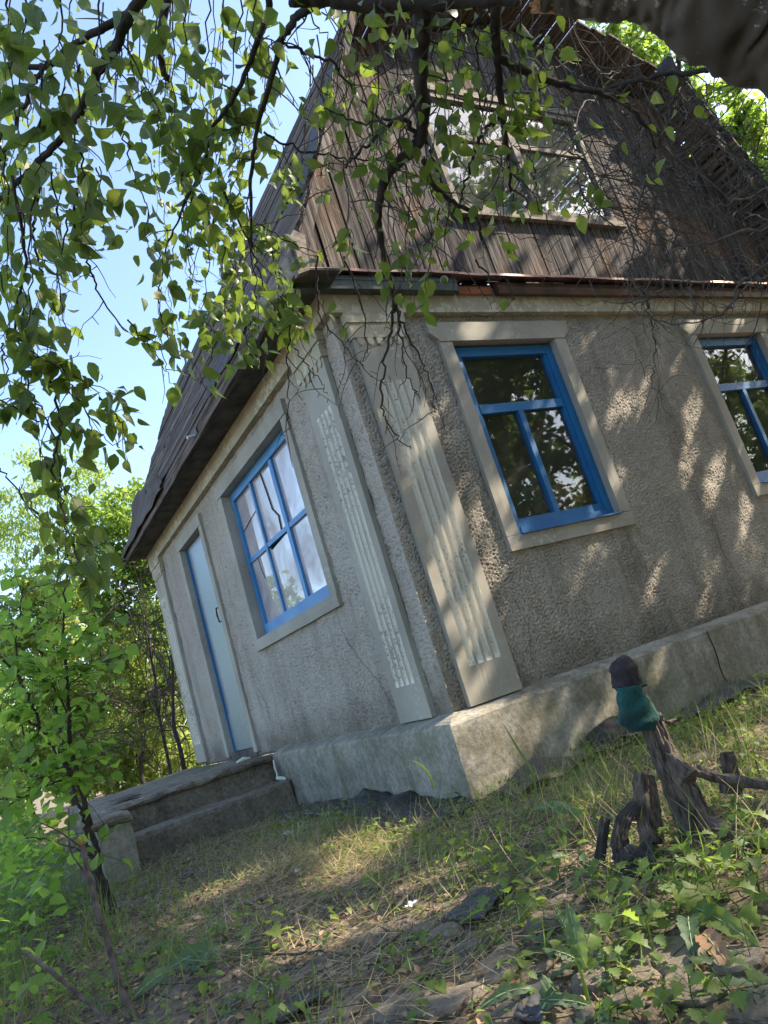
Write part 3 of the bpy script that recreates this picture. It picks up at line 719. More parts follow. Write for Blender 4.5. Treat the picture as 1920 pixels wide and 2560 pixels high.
# front fascia, flashing and gable -----------------------------------
def wavy_strip(s0, s1, n, fa, name, mat, label=None):
    m = MB(); vs = []
    k = None
    for i in range(n + 1):
        s = s0 + (s1 - s0) * i / n; ring = fa(s); k = len(ring); vs += [(s, -o, z) for o, z in ring]
    m.add(vs, [(i * k + j, (i + 1) * k + j, (i + 1) * k + (j + 1) % k, i * k + (j + 1) % k) for i in range(n) for j in range(k)])
    m.add(vs[:k], [tuple(range(k))]); m.add(vs[-k:], [tuple(range(k))])
    o = m.obj(name, mat, house); 
    if label: o['label'] = label
wavy_strip(-.24, .93, 30, lambda s: [(.052, 1.872), (.12, 1.868), (.125, 1.92), (.13, 1.925), (.13, 1.952), (.052, 1.952)], 'fascia_trim', M['greenmetal'], 'grey green metal fascia at the corner')
wavy_strip(1.28, HW + .2, 90, lambda s: [(.06, 1.866 + .004 * noise.noise(Vector((s * 2, 0, 0)))), (.10, 1.862 + .006 * noise.noise(Vector((s * 3, 0, 0)))), (.112, 1.90), (.105, 1.945), (.06, 1.948)], 'fascia_trim', M['rustdark'], 'dark rusty brown metal fascia')
wavy_strip(-.25, HW + .28, 200, lambda s: [(-.0, 2.035), (.15 + .008 * noise.noise(Vector((s * 5, 3, 0))), 1.990 - .003 * s + .010 * noise.noise(Vector((s * 2.2, 0, 4)))), (.158 + .008 * noise.noise(Vector((s * 5, 3, 0))), 1.967 - .003 * s + .010 * noise.noise(Vector((s * 2.2, 0, 4)))), (.150, 1.972 - .003 * s), (-.0, 2.027)], 'flashing', M['rust'], 'rusty red edged sheet metal flashing')
m = MB(); m.box((-.2, -.03, 1.936), (HW + .1, .25, 1.975)); m.obj('wall_plate', M['soffit'], house)
for i in range(3):
    m = MB(); m.box((.96 + i * .10, -.075, 1.875), (1.05 + i * .10, -.03, 1.93)); m.obj('brick', M['brick'], house)
# gable planks
gab = MB(); 
for z in (2.06, 2.46, 3.72): gab.box((roof_pts(-1, (z - EZ) / (BZ - EZ))[0] + .10, .028, z), (roof_pts(1, (z - EZ) / (BZ - EZ))[0] - .10, .08, z + .06))
for x in (1.22, 2.98): gab.box((x - .03, .029, 2.13), (x + .03, .081, 2.45)) ; gab.box((x - .03, .029, 2.53), (x + .03, .081, 3.71))
gable = gab.obj('gable', M['rafter'], house)
WX0, WX1, WZ0, WZ1 = 1.27, 2.93, 2.60, 3.66
def top_z(x):
    xx = x if x < XC else 2 * XC - x
    if xx < BX: return EZ + (BZ - EZ) * (xx - EX) / (BX - EX)
    return BZ + (AZ - BZ) * (xx - BX) / (XC - BX)
x = -.14; k = 0
def plank(xa, xb, za0, zta, ztb, yo, tilt=0.0):
    m = MB(); ns = max(2, int((min(zta, ztb) - za0) / .35)); vs = []
    th = .022
    for i in range(ns + 1):
        f = i / ns
        for (xx, zt) in ((xa, zta), (xb, ztb)):
            z = za0 + (zt - za0) * f
            wx = .0025 * noise.noise(Vector((xx * 31, z * 5, 1)))
            wy = .004 * noise.noise(Vector((xa * 17, z * 1.5, 7)))
            vs.append((xx + wx + tilt * (z - za0), yo + wy + (tilt * .5 * (xx == xb)), z)); vs.append((xx + wx + tilt * (z - za0), yo + wy + th, z))
    # each ring: 0 front a,1 back a,2 front b,3 back b
    fs = []
    for i in range(ns):
        a = i * 4; b = a + 4
        fs += [(a, a + 2, b + 2, b), (a + 1, b + 1, b + 3, a + 3), (a, b, b + 1, a + 1), (a + 2, a + 3, b + 3, b + 2)]
    fs += [(0, 1, 3, 2), (ns * 4, ns * 4 + 2, ns * 4 + 3, ns * 4 + 1)]
    m.add(vs, fs); return m.obj('plank', M['gable'], gable)
while x < HW + .12:
    wd = random.uniform(.095, .135); gap = random.choice([.004, .006, .008, .012, .016])
    xa, xb = x, x + wd; x = xb + gap; yo = random.uniform(-.002, .005)
    zb0 = 2.012 + random.uniform(-.004, .02)
    ta, tb = top_z(xa) - .03, top_z(xb) - .03
    if max(ta, tb) < zb0 + .05: continue
    ta = max(ta, zb0 + .02); tb = max(tb, zb0 + .02)
    if xb > 3.5 and random.random() < .12: ta -= random.uniform(.1, .5); tb = min(tb, ta + .02)
    if xa < WX1 and xb > WX0:
        plank(xa, xb, zb0, WZ0 - .002, WZ0 - .002, yo)
        plank(xa, xb, WZ1 + .002, ta, tb, yo)
    else: plank(xa, xb, zb0, ta, tb, yo)
# attic window
aw = MB()
aw.box((WX0 - .0, -.022, WZ0), (WX1, .03, WZ0 + .055)); aw.box((WX0, -.018, WZ1 - .05), (WX1, .03, WZ1))
aw.box((WX0, -.014, WZ0 + .055), (WX0 + .045, .03, WZ1 - .05)); aw.box((WX1 - .045, -.014, WZ0 + .055), (WX1, .03, WZ1 - .05))
awin = aw.obj('window', M['rafter'], gable); awin['label'] = 'wide attic window in bare wooden frame'
m = MB(); m.box((WX0 - .06, -.045, WZ0 - .05), (WX1 + .06, -.004, WZ0 - .003)); m.obj('sill', M['rafter'], gable)
m = MB(); m.box((WX0 - .06, -.030, WZ1 + .003), (WX1 + .06, -.004, WZ1 + .06)); m.obj('lintel', M['rafter'], gable)
WX2 = (WX0 + WX1) / 2; WZm = 3.27
awin_m = MB(); awin_m.box((WX2 - .03, -.010, WZ0 + .055), (WX2 + .03, .03, WZ1 - .05)); awin_m.box((WX0 + .045, -.006, WZm - .02), (WX2 - .03, .025, WZm + .02)); awin_m.box((WX2 + .03, -.006, WZm - .02), (WX1 - .045, .025, WZm + .02))
# two levels only below the house: the bars are joined to the window's own frame colour
awin_m.obj('glazing_bar', M['rafter'], gable)
for a, b in ((WX0 + .04, WX2), (WX2, WX1 - .04)):
    for c, d in ((WZ0 + .05, WZm), (WZm, WZ1 - .04)):
        e = random.uniform(-.008, .008)
        m = MB(); m.add([(a, .012 + e, c), (b, .012, c), (b, .012 + e, d), (a, .012, d)], [(0, 1, 2, 3)]); m.obj('pane', M['attic'], gable, fix=False)

# bricks piled behind the first window
stack = root('brick_stack', (1.5, .5, -.6), 'heap of old red bricks stacked indoors, seen through the nearest front window', 'bricks')
row = 0
bm_ = None
for kx in range(5):
    for kz in range(7):
        x0 = .86 + kx * .20 + (kz % 2) * .09
        top = .30 + (kx * .085)
        z0 = -.05 + kz * .088
        if z0 > top: continue
        if bm_ is None:
            mbk = MB(); v, f = rough_box((-.09, -.06, 0), (.09, .06, .068), .06, .006, 2, 9); mbk.add(v, f); bm_ = mbk.mesh('brick', M['brick'])
        o = bpy.data.objects.new('brick', bm_); COL.objects.link(o); o.parent = stack; o.matrix_parent_inverse = Matrix.Translation(-Vector(WL['brick_stack']))
        o.location = (x0 + random.uniform(-.01, .01), .19 + random.uniform(-.02, .02), z0); o.rotation_euler = (random.uniform(-.04, .04), random.uniform(-.05, .05), random.uniform(-.15, .15))
m = MB(); m.box((.80, .11, -.6), (2.0, .31, -.055)); m.obj('stack_base', M['inner'], stack)

# ------------------------------------------------------------------ porch
porch = root('porch_steps', (-.7, 3.6, -1.05), 'dark crumbling concrete porch platform with two steps below the metal door', 'steps')
m = MB(); v, f = rough_box((-1.40, 2.66, -1.3), (-.02, 5.95, -.655), .05, .013, 1, 4, .35); m.add(v, f); m.obj('platform', M['porch'], porch, smooth=False)
m = MB(); v, f = rough_box((-1.34, 2.30, -1.3), (-.132, 2.655, -.852), .035, .011, 6, 5, .35); m.add(v, f); m.obj('step', M['porch'], porch)
m = MB(); v, f = rough_box((-1.44, 2.615, -.70), (-.128, 2.95, -.645), .03, .012, 12, 6, .35); m.add(v, f); m.obj('edge_slab', M['porch'], porch)
blk = root('porch_pillar', (-1.5, 1.95, -1.1), 'squat grey concrete block with a broken cap at the end of the porch steps', 'concrete block')
m = MB(); v, f = rough_box((-1.60, 1.74, -1.4), (-1.395, 2.42, -.705), .04, .006, 4, 5); m.add(v, f); m.obj('body', M['block'], blk)
m = MB(); v, f = rough_box((-1.64, 1.70, -.704), (-1.385, 2.47, -.645), .035, .012, 9, 7); m.add(v, f); m.obj('cap', M['porch'], blk)
# foam in the joint
m = MB(); pts = [(-.145, 2.56, -.69), (-.16, 2.53, -.75), (-.15, 2.54, -.80), (-.17, 2.50, -.83), (-.14, 2.45, -.84), (-.14, 2.40, -.845)]
m.tube(pts, [.006, .010, .008, .015, .014, .008], 9, .5); fo = m.obj('sealing_foam', M['foam'], None, smooth=True); tag(fo, 'pale bead of sealing foam squeezed down the joint between porch and plinth', 'foam')
m = MB(); m.tube([(-.25, 2.80, -.628), (-.30, 2.84, -.622), (-.36, 2.83, -.630)], [.008, .02, .008], 8, .4); fo = m.obj('sealing_foam', M['foam'], None, smooth=True); tag(fo, 'small pale lump of foam lying on the porch edge by the door', 'foam')
# loose slate on platform
m = MB(); v, f = rough_box((-1.30, 2.85, -.632), (-1.12, 3.4, -.618), .05, .006, 3, 6); m.add(v, f); o = m.obj('tile_scrap', M['feltbrown']); tag(o, 'flat grey scrap of tile lying on the near porch edge', 'tile')

# ------------------------------------------------------------------ tar paper on the ground
def ground_sheet(name, fn, nu, nv, mat, label, cat='roofing felt', group=None):
    m = MB(); vs = [fn(i / nu, j / nv) for i in range(nu + 1) for j in range(nv + 1)]
    m.add(vs, [(i * (nv + 1) + j, (i + 1) * (nv + 1) + j, (i + 1) * (nv + 1) + j + 1, i * (nv + 1) + j + 1) for i in range(nu) for j in range(nv)])
    o = m.obj(name, mat, None, smooth=True, fix=False); so_ = o.modifiers.new('thickness', 'SOLIDIFY'); so_.thickness = .005
    return tag(o, label, cat, group)
def s1_(a, b):
    y = -.25 + 2.15 * a; x = -.135 - (.36 + .06 * math.sin(a * 9)) * b * (1 - .25 * a)
    hump = .045 * math.exp(-((a - .52) / .13) ** 2) * (1 - b) ** 1.4 + .03 * math.exp(-((a - .33) / .06) ** 2) * (1 - b * .5)
    return (x, y, gz(x, y) + .028 + hump + .03 * noise.noise(Vector((a * 9, b * 4, 1))) + .022 * abs(noise.noise(Vector((a * 14 + b * 5, b * 5, 6)))) + .006 * math.sin(a * 24 + b * 5) * (1 - b))
ground_sheet('tar_paper', s1_, 60, 12, M['feltshine'], 'crumpled black tar paper lying against the left wall plinth, humped in the middle')
def s2_(a, b):
    x = -.10 + .86 * a; y = -.22 - .02 * a - (.26 + .03 * math.sin(a * 7)) * b * (1 - .35 * a)
    return (x, y, gz(x, y) + .03 + .03 * noise.noise(Vector((a * 4, b * 3, 9))) + .035 * math.sin(a * 5) * (1 - b))
ground_sheet('tar_paper', s2_, 30, 8, M['feltbrown'], 'gritty brown strip of roofing felt on the ground under the front wall')
def s3_(a, b):
    x = .62 + .62 * a; y = -.15 - (.17 + .05 * math.sin(a * 3)) * b
    return (x, y, gz(x, y) + .03 + .10 * math.sin(math.pi * min(1, a * 1.1)) * (1 - b * .9) + .03 * noise.noise(Vector((a * 4, b * 3, 19))))
ground_sheet('tar_paper', s3_, 24, 8, M['feltshine'], 'black shiny felt hump against the front plinth behind the stump')
def s4_(a, b):
    x = 1.18 + .75 * a; y = -.20 - .22 * b
    return (x, y, gz(x, y) + .03 + .04 * noise.noise(Vector((a * 5, b * 3, 29))) + .04 * a * (1 - b))
ground_sheet('tar_paper', s4_, 20, 6, M['felt'], 'dark felt strip lying right of the sock beside the plinth')
for (u, v, sx, sy, rz, lb) in ((1200, 2275, .12, .075, .5, 'small black felt scrap on the stony ground in the foreground'), (1445, 2240, .0, .0, 0, None),
                            (1340, 2535, .07, .03, .8, 'thin black felt shred at the bottom edge near the stones'), (470, 2195, .07, .04, 1.2, 'bluish dark slate piece lying by the pillar base'),
                            (745, 2530, .07, .06, .1, 'dark felt corner poking out at the bottom centre'), (570, 2190, .08, .03, 2, 'flat dark felt fragment below the steps')):
    if not lb: continue
    c = ong(u, v)
    def sf(a, b, c=c, sx=sx, sy=sy, rz=rz):
        p, q = (a - .5) * 2 * sx * (1 - .3 * b * b), (b - .5) * 2 * sy * (1 - .2 * math.sin(a * 3)); x = c.x + p * math.cos(rz) - q * math.sin(rz); y = c.y + p * math.sin(rz) + q * math.cos(rz)
        return (x, y, gz(x, y) + .022 + .02 * noise.noise(Vector((a * 3 + c.x * 9, b * 3, 2))))
    ground_sheet('felt_scrap', sf, 8, 6, M['felt'], lb)

# ------------------------------------------------------------------ stump and sock
st = root('vine_stump', tuple(ong(1730, 2100)), 'gnarled old grapevine stump with stringy bark and cut side stubs', 'stump')
def pxpath(pp): return [at(u, v, d) for u, v, d in pp]
def smooth_path(pts, n=6):
    pts = [Vector(p) for p in pts]; out = []
    for i in range(len(pts) - 1):
        p0 = pts[max(i - 1, 0)]; p1 = pts[i]; p2 = pts[i + 1]; p3 = pts[min(i + 2, len(pts) - 1)]
        for k in range(n):
            t = k / n
            out.append(.5 * ((2 * p1) + (p2 - p0) * t + (2 * p0 - 5 * p1 + 4 * p2 - p3) * t * t + (3 * p1 - p0 - 3 * p2 + p3) * t ** 3))
    out.append(pts[-1]); return out
def gnarl(pp, r0, r1, name, par, k=44, sm=9, mat=None, rough=.22, ridge=.13):
    path = smooth_path(pxpath(pp), sm); n = len(path)
    m = MB(); m.tube(path, [r0 + (r1 - r0) * i / (n - 1) for i in range(n)], k, rough, ridge=ridge); return m.obj(name, mat or M['stump'], par, smooth=False)
gnarl([(1770, 2120, 2.42), (1735, 2040, 2.43), (1700, 1960, 2.44), (1660, 1880, 2.45), (1625, 1800, 2.46), (1590, 1730, 2.47), (1562, 1668, 2.47)], .052, .018, 'trunk', st, 60, 10, ridge=.15)
gnarl([(1725, 1950, 2.40), (1680, 1905, 2.43), (1655, 1860, 2.47), (1630, 1800, 2.5)], .03, .020, 'trunk', st, 30)
gnarl([(1625, 2110, 2.37), (1612, 2050, 2.38), (1604, 1990, 2.38), (1603, 1930, 2.38)], .024, .018, 'side_stub', st)
gnarl([(1640, 2110, 2.40), (1636, 2050, 2.40), (1630, 1990, 2.41), (1622, 1940, 2.42)], .020, .013, 'side_stub', st)
gnarl([(1555, 2150, 2.35), (1548, 2100, 2.35), (1560, 2050, 2.36), (1590, 2015, 2.37)], .024, .016, 'side_stub', st, mat=M['bark'])
gnarl([(1500, 2150, 2.36), (1505, 2100, 2.36), (1512, 2045, 2.37)], .014, .012, 'side_stub', st, mat=M['bark'])
gnarl([(1640, 2160, 2.33), (1590, 2160, 2.33), (1560, 2130, 2.34)], .05, .03, 'root', st, mat=M['bark'])
gnarl([(1740, 2050, 2.42), (1790, 2070, 2.38), (1850, 2090, 2.33), (1930, 2120, 2.28)], .026, .018, 'root', st)
gnarl([(1735, 1925, 2.55), (1800, 1945, 2.52), (1870, 1955, 2.48), (1950, 1968, 2.44)], .016, .014, 'dead_arm', st, 10, rough=.3)
gnarl([(1645, 1785, 2.46), (1665, 1805, 2.48), (1690, 1800, 2.5), (1705, 1790, 2.5)], .008, .004, 'dead_arm', st, 8)
gnarl([(1830, 1985, 2.6), (1825, 1930, 2.6), (1815, 1880, 2.6)], .03, .018, 'side_stub', st, 10)
sock = root('sock', tuple(at(1565, 1720, 2.46)), 'faded teal sock with a dark toe pulled over the tip of the vine stump', 'sock')
def loft(path, radii, name, mat, par, seed, closed_top):
    n = len(path); k = 26; vs = []
    P0 = [at(u, v, d) for u, v, d in path]
    sp = smooth_path(P0, 5); nn_ = len(sp)
    rr = [radii[min(i // 5, n - 1)] for i in range(nn_)]
    rr = [tuple(np.interp(i / (nn_ - 1), np.linspace(0, 1, n), [q[j] for q in radii]) for j in (0, 1)) for i in range(nn_)]
    right = Vector(RM[0]); fw = Vector(RM[2])
    for i in range(nn_):
        t = (sp[min(i + 1, nn_ - 1)] - sp[max(i - 1, 0)]).normalized(); a = (right - t * right.dot(t)).normalized(); b = t.cross(a)
        for j in range(k):
            an = 2 * math.pi * j / k
            wr = 1 + .10 * noise.noise(Vector((math.cos(an) * 1.6 + seed, math.sin(an) * 1.6, i * .28))) + .05 * math.sin(i * .9 + 3 * math.sin(an + seed))+ .05 * noise.noise(Vector((math.cos(an) * 6, math.sin(an) * 6 + seed, i * .9))) + .045 * math.sin(an * 6 + i * .35 + seed) * math.sin(i * .22 + 1)
            vs.append(sp[i] + a * (math.cos(an) * rr[i][0] * wr * .82) + b * (math.sin(an) * rr[i][1] * wr))
    m = MB(); m.add(vs, [(i * k + j, i * k + (j + 1) % k, (i + 1) * k + (j + 1) % k, (i + 1) * k + j) for i in range(nn_ - 1) for j in range(k)] + ([tuple(range(k))] if closed_top else []))
    o = m.obj(name, mat, par, smooth=True)
    return o
loft([(1548, 1642, 2.46), (1552, 1650, 2.46), (1558, 1672, 2.46), (1566, 1700, 2.46), (1576, 1728, 2.46)], [(.010, .008), (.036, .026), (.054, .038), (.052, .038), (.046, .034)], 'toe', M['socktop'], sock, 3, True)
loft([(1572, 1716, 2.43), (1580, 1748, 2.43), (1592, 1782, 2.43), (1600, 1806, 2.43), (1604, 1828, 2.43)], [(.048, .036), (.055, .040), (.070, .046), (.070, .046), (.040, .036)], 'leg', M['sockteal'], sock, 8, False)
hm = MB(); hm.tube(smooth_path([at(1530, 1640 + 78, 2.425), at(1575, 1724, 2.418), at(1617, 1712, 2.425)], 5), .0035, 5); hm.obj('seam', M['socktop'], sock)

# ------------------------------------------------------------------ leaf templates
def leaf_tmpl(w=.5, fold=.18, droop=.15, lobes=0, n=5):
    """leaf in xy, tip along +y, length 1; quads"""
    vs = []; 
    for i in range(n + 1):
        t = i / n; hw = w * .5 * (math.sin(math.pi * min(1, t ** .8)) ** .85) * (1 - .25 * t) * 1.15 if 0 < i < n else .012
        if lobes and 0 < i < n: hw *= (1.18 if i % 2 else .72)
        elif 0 < i < n: hw *= (1.035 if i % 2 else .965)
        zc = -droop * t * t
        for s in (-1, 0, 1): vs.append((s * hw, t - (abs(s) * (.05 if not lobes else (.0 if i % 2 else .1)) * t), zc + abs(s) * hw * fold * 2 ))
    fs = []
    for i in range(n):
        a = i * 3; fs += [(a, a + 1, a + 4, a + 3), (a + 1, a + 2, a + 5, a + 4)]
    return np.array(vs), np.array(fs)
LT = leaf_tmpl(.56, .2, .22, n=6); LT3 = leaf_tmpl(.6, .2, .18, n=3); LW = leaf_tmpl(.28, .25, .25, n=3); LLOB = leaf_tmpl(.95, .15, .22, lobes=1, n=7)
LLONG = leaf_tmpl(.26, .25, .5, lobes=1, n=12)
LQ = (np.array([(-.32, .35, .06), (0, 0, 0), (.32, .35, .06), (0, 1, -.1)]), np.array([(0, 1, 2, 3)]))
BL = (np.array([(-.5, 0, 0), (.5, 0, 0), (.38, .4, .06), (-.38, .4, .06), (.22, .75, .2), (-.22, .75, .2), (.02, 1, .42), (-.02, 1, .42)]), np.array([(0, 1, 2, 3), (3, 2, 4, 5), (5, 4, 6, 7)]))

# ------------------------------------------------------------------ apple tree
LEAVES = []          # (pos, ydir, normal, size)
def twig_leaves(p, d, n, size, spread=.03):
    for _ in range(n):
        dr = Vector((random.gauss(0, .6), random.gauss(0, .6), -1.0 + random.gauss(0, .45))) + d * .5
        nm = Vector((random.gauss(0, 1), random.gauss(0, 1), random.gauss(0, .8)))
        LEAVES.append((p + Vector((random.gauss(0, spread), random.gauss(0, spread), random.gauss(0, spread * .6))), dr.normalized(), nm, size * random.uniform(.6, 1.25)))
apple = root('apple_tree', (-.2, -4.0, -1.1), 'apple tree overhead, its heavy broken limb and drooping leafy twigs hanging across the cottage', 'tree')
# heavy limb with broken end
LIMB = [(1352, 25, 1.22, .030), (1420, 18, 1.22, .038), (1500, 10, 1.22, .047), (1600, 0, 1.22, .052), (1700, 15, 1.22, .062), (1800, 55, 1.22, .074), (1900, 85, 1.24, .082), (2080, 130, 1.26, .09), (2500, 230, 1.30, .10)]
lp = smooth_path([at(u, v - 64, d) for u, v, d, r in LIMB] + [Vector((-.42, -3.9, .0)), Vector((-.25, -4.0, -1.15))], 10)
rads = np.interp(np.linspace(0, 1, len(lp)), np.linspace(0, 1, len(LIMB) + 2), [q[3] for q in LIMB] + [.12, .15])
m = MB(); m.tube(lp, list(rads), 36, .16); limb = m.obj('limb', M['barklimb'], apple, smooth=True, fix=False)
bk = MB()
e = lp[0]; dr = (lp[0] - lp[4]).normalized(); rr_ = Vector(RM[1]); r2_ = dr.cross(rr_).normalized(); r1_ = r2_.cross(dr).normalized()
for i in range(26):
    an = random.uniform(0, 6.28); q = math.sqrt(random.random()) * .030; c = e + r1_ * math.cos(an) * q + r2_ * math.sin(an) * q
    L = random.uniform(.004, .022); wv = random.uniform(.004, .009)
    bk.tube([c - dr * .02, c + dr * L], [wv, wv * .35], 5)
bk.obj('broken_end', M['rawwood'], limb)
# traced branches: (u, v, distance) and radii
BR = [
 ([(370, -40, 1.9), (330, 30, 1.9), (285, 120, 1.92), (240, 190, 1.95), (215, 240, 1.97), (170, 330, 2.0), (110, 390, 2.0), (50, 450, 2.02), (-40, 530, 2.05)], .0125, .006),
 ([(325, 30, 1.92), (260, 70, 1.92), (190, 108, 1.94), (130, 160, 1.96), (90, 168, 1.97), (-30, 160, 2.0)], .009, .006),
 ([(120, 165, 1.96), (80, 210, 1.98), (40, 310, 2.0), (-10, 420, 2.02)], .006, .003),
 ([(420, -20, 2.3), (405, 60, 2.3), (400, 130, 2.3), (415, 200, 2.32)], .012, .008),
 ([(110, 400, 2.0), (100, 470, 2.0), (85, 560, 2.02), (90, 640, 2.05), (110, 700, 2.06), (140, 780, 2.08)], .0045, .002),
 ([(680, -20, 2.0), (660, 60, 2.02), (640, 120, 2.05), (600, 210, 2.08), (575, 260, 2.1), (530, 320, 2.12), (515, 390, 2.14), (480, 470, 2.16), (440, 560, 2.2), (405, 650, 2.2)], .0085, .002),
 ([(840, 0, 1.9), (790, 15, 1.9), (735, 50, 1.92), (700, 110, 1.95), (690, 160, 1.98), (650, 290, 2.0), (632, 400, 2.02), (627, 520, 2.04), (630, 620, 2.06)], .0105, .003),
 ([(730, -12, 1.75), (820, -4, 1.74), (930, 4, 1.73), (1050, 2, 1.72), (1170, -2, 1.7), (1300, -6, 1.68)], .019, .015),
 ([(1060, 5, 1.72), (1058, 80, 1.76), (1052, 170, 1.8), (1058, 260, 1.84), (1050, 350, 1.88), (1000, 400, 1.9), (966, 440, 1.92), (950, 500, 1.94), (948, 570, 1.96), (962, 650, 1.98), (980, 720, 2.0), (985, 780, 2.0)], .019, .005),
 ([(1242, -10, 1.75), (1240, 80, 1.78), (1246, 170, 1.82), (1256, 290, 1.86), (1270, 400, 1.9), (1276, 480, 1.92)], .012, .003),
 ([(1238, 140, 1.8), (1330, 185, 1.85), (1420, 215, 1.9), (1500, 232, 1.95), (1560, 258, 2.0), (1610, 310, 2.05), (1640, 370, 2.1)], .010, .005),
 ([(1500, 225, 2.3), (1640, 190, 2.3), (1760, 175, 2.3), (1840, 160, 2.3), (1950, 150, 2.3)], .006, .009),
 ([(1050, 355, 1.88), (1010, 300, 1.86), (960, 330, 1.85), (900, 380, 1.84), (865, 420, 1.84)], .006, .003),
 ([(1055, 230, 1.84), (1000, 290, 1.86), (940, 300, 1.88), (880, 300, 1.9), (810, 270, 1.9)], .004, .002),
 ([(700, 100, 1.95), (760, 130, 1.95), (830, 160, 1.95), (900, 250, 1.96), (980, 330, 1.98)], .004, .002),
 ([(660, 330, 2.1), (730, 370, 2.1), (800, 380, 2.1), (870, 395, 2.1), (960, 400, 2.1)], .0035, .002),
 ([(1250, 290, 1.88), (1210, 330, 1.88), (1180, 400, 1.9), (1160, 480, 1.92), (1130, 540, 1.94)], .005, .002),
 ([(1060, 400, 1.9), (1090, 470, 1.92), (1140, 510, 1.94), (1190, 540, 1.95), (1205, 600, 1.96)], .0075, .004),
 ([(985, 780, 2.0), (975, 840, 2.0), (958, 930, 2.0), (952, 1010, 2.0), (968, 1055, 2.0), (995, 1095, 2.0), (1028, 1122, 2.0)], .004, .0015),
 ([(982, 750, 2.0), (1005, 810, 2.0), (1040, 870, 2.0), (1068, 930, 2.0), (1085, 1000, 2.0), (1078, 1038, 2.0)], .0035, .0012),
 ([(980, 690, 2.0), (1000, 820, 2.0), (1010, 900, 2.0), (1030, 960, 2.0), (1050, 995, 2.0)], .003, .0012),
 ([(860, 640, 2.05), (900, 740, 2.05), (912, 800, 2.05), (915, 880, 2.05), (900, 905, 2.05)], .0028, .0012),
 ([(790, 640, 2.05), (795, 720, 2.05), (805, 800, 2.05), (850, 850, 2.05), (880, 890, 2.05), (910, 915, 2.05)], .003, .0012),
 ([(740, 720, 2.0), (722, 850, 2.0), (722, 940, 2.0), (720, 1020, 2.0), (724, 1075, 2.0)], .0025, .001),
 ([(735, 870, 2.0), (765, 905, 2.0), (805, 955, 2.0), (818, 985, 2.0)], .002, .001),
 ([(1190, 650, 2.1), (1225, 690, 2.1), (1265, 700, 2.1), (1285, 750, 2.1)], .003, .0015),
 ([(20, 820, 1.75), (70, 870, 1.74), (130, 960, 1.72), (150, 1060, 1.7), (135, 1150, 1.7), (150, 1260, 1.7), (165, 1380, 1.7), (180, 1420, 1.7)], .0035, .0015),
 ([(0, 1170, 1.8), (60, 1240, 1.8), (110, 1300, 1.8), (160, 1330, 1.8)], .002, .001),
 ([(30, 440, 1.8), (60, 620, 1.8), (40, 800, 1.8), (70, 960, 1.8), (120, 1050, 1.8), (140, 1150, 1.8)], .004, .0015),
 ([(190, 470, 1.9), (190, 590, 1.9), (230, 680, 1.9), (250, 740, 1.9), (320, 830, 1.9)], .0035, .0015),
 ([(410, 640, 2.1), (400, 760, 2.1), (400, 860, 2.1), (415, 930, 2.1)], .002, .001),
 ([(560, 480, 2.2), (600, 560, 2.2), (640, 650, 2.2), (660, 720, 2.2), (700, 790, 2.2)], .004, .0015),
]
br = MB()
SPURS = MB()
def jag(path, amp):
    out = [path[0]]
    for p in path[1:-1]: out.append(p + Vector((random.gauss(0, amp), random.gauss(0, amp), random.gauss(0, amp))))
    return out + [path[-1]]
def side_twigs(path, every, lmin, lmax, r, leafn=0, size=.06, drop=.8, bare=1.0):
    """short knobbly twigs leaving a branch; some carry leaves"""
    L = 0
    for a, b in zip(path[:-1], path[1:]):
        L += (b - a).length
        if L > every * random.uniform(.6, 1.4):
            L = 0; d = (b - a).normalized(); o = Vector((random.gauss(0, 1), random.gauss(0, 1), random.gauss(-.45, .7))).normalized()
            ln = random.uniform(lmin, lmax); n = max(3, int(ln / .025)); p = b.copy(); q = [p.copy()]; v = (o + d * .5).normalized()
            for i in range(n):
                v = (v + Vector((random.gauss(0, .26), random.gauss(0, .26), random.gauss(-.14 * drop, .26)))).normalized(); p = p + v * (ln / n); q.append(p.copy())
            SPURS.tube(q, [r * (1 - .6 * i / n) for i in range(n + 1)], 4)
            for i in range(1, n + 1):
                if random.random() < .35:
                    s = Vector((random.gauss(0, 1), random.gauss(0, 1), random.gauss(0, 1))).normalized() * random.uniform(.008, .028)
                    SPURS.tube([q[i], q[i] + s], [r * .8, r * .55], 4)
            if leafn and random.random() < bare:
                for i in range(1, n + 1):
                    if random.random() < .7: twig_leaves(q[i], v * .3, random.choice([0, 1, 1, 2]) if leafn < 2 else random.choice([1, 2, 2, 3]), size)
BRANCH = []
for pp, r0, r1 in BR:
    path = jag(smooth_path(pxpath(pp), 7), .0016 if r0 > .006 else .003); n = len(path)
    k = 10 if r0 > .01 else 6
    if r0 > .0085:
        m = MB(); m.tube(path, [r0 + (r1 - r0) * i / (n - 1) for i in range(n)], k, .25); m.obj('branch', M['bark'], apple, smooth=True, fix=False)
    else: br.tube(path, [r0 + (r1 - r0) * i / (n - 1) for i in range(n)], k, .25)
    BRANCH.append(path)
    SZ = .042
    leafy = pp[0][0] < 720 or pp[0][1] < 420
    side_twigs(path, .07, .05, .20, .0016 if r0 < .006 else .0022, 1 if leafy else 0, SZ, 1.0, .5)
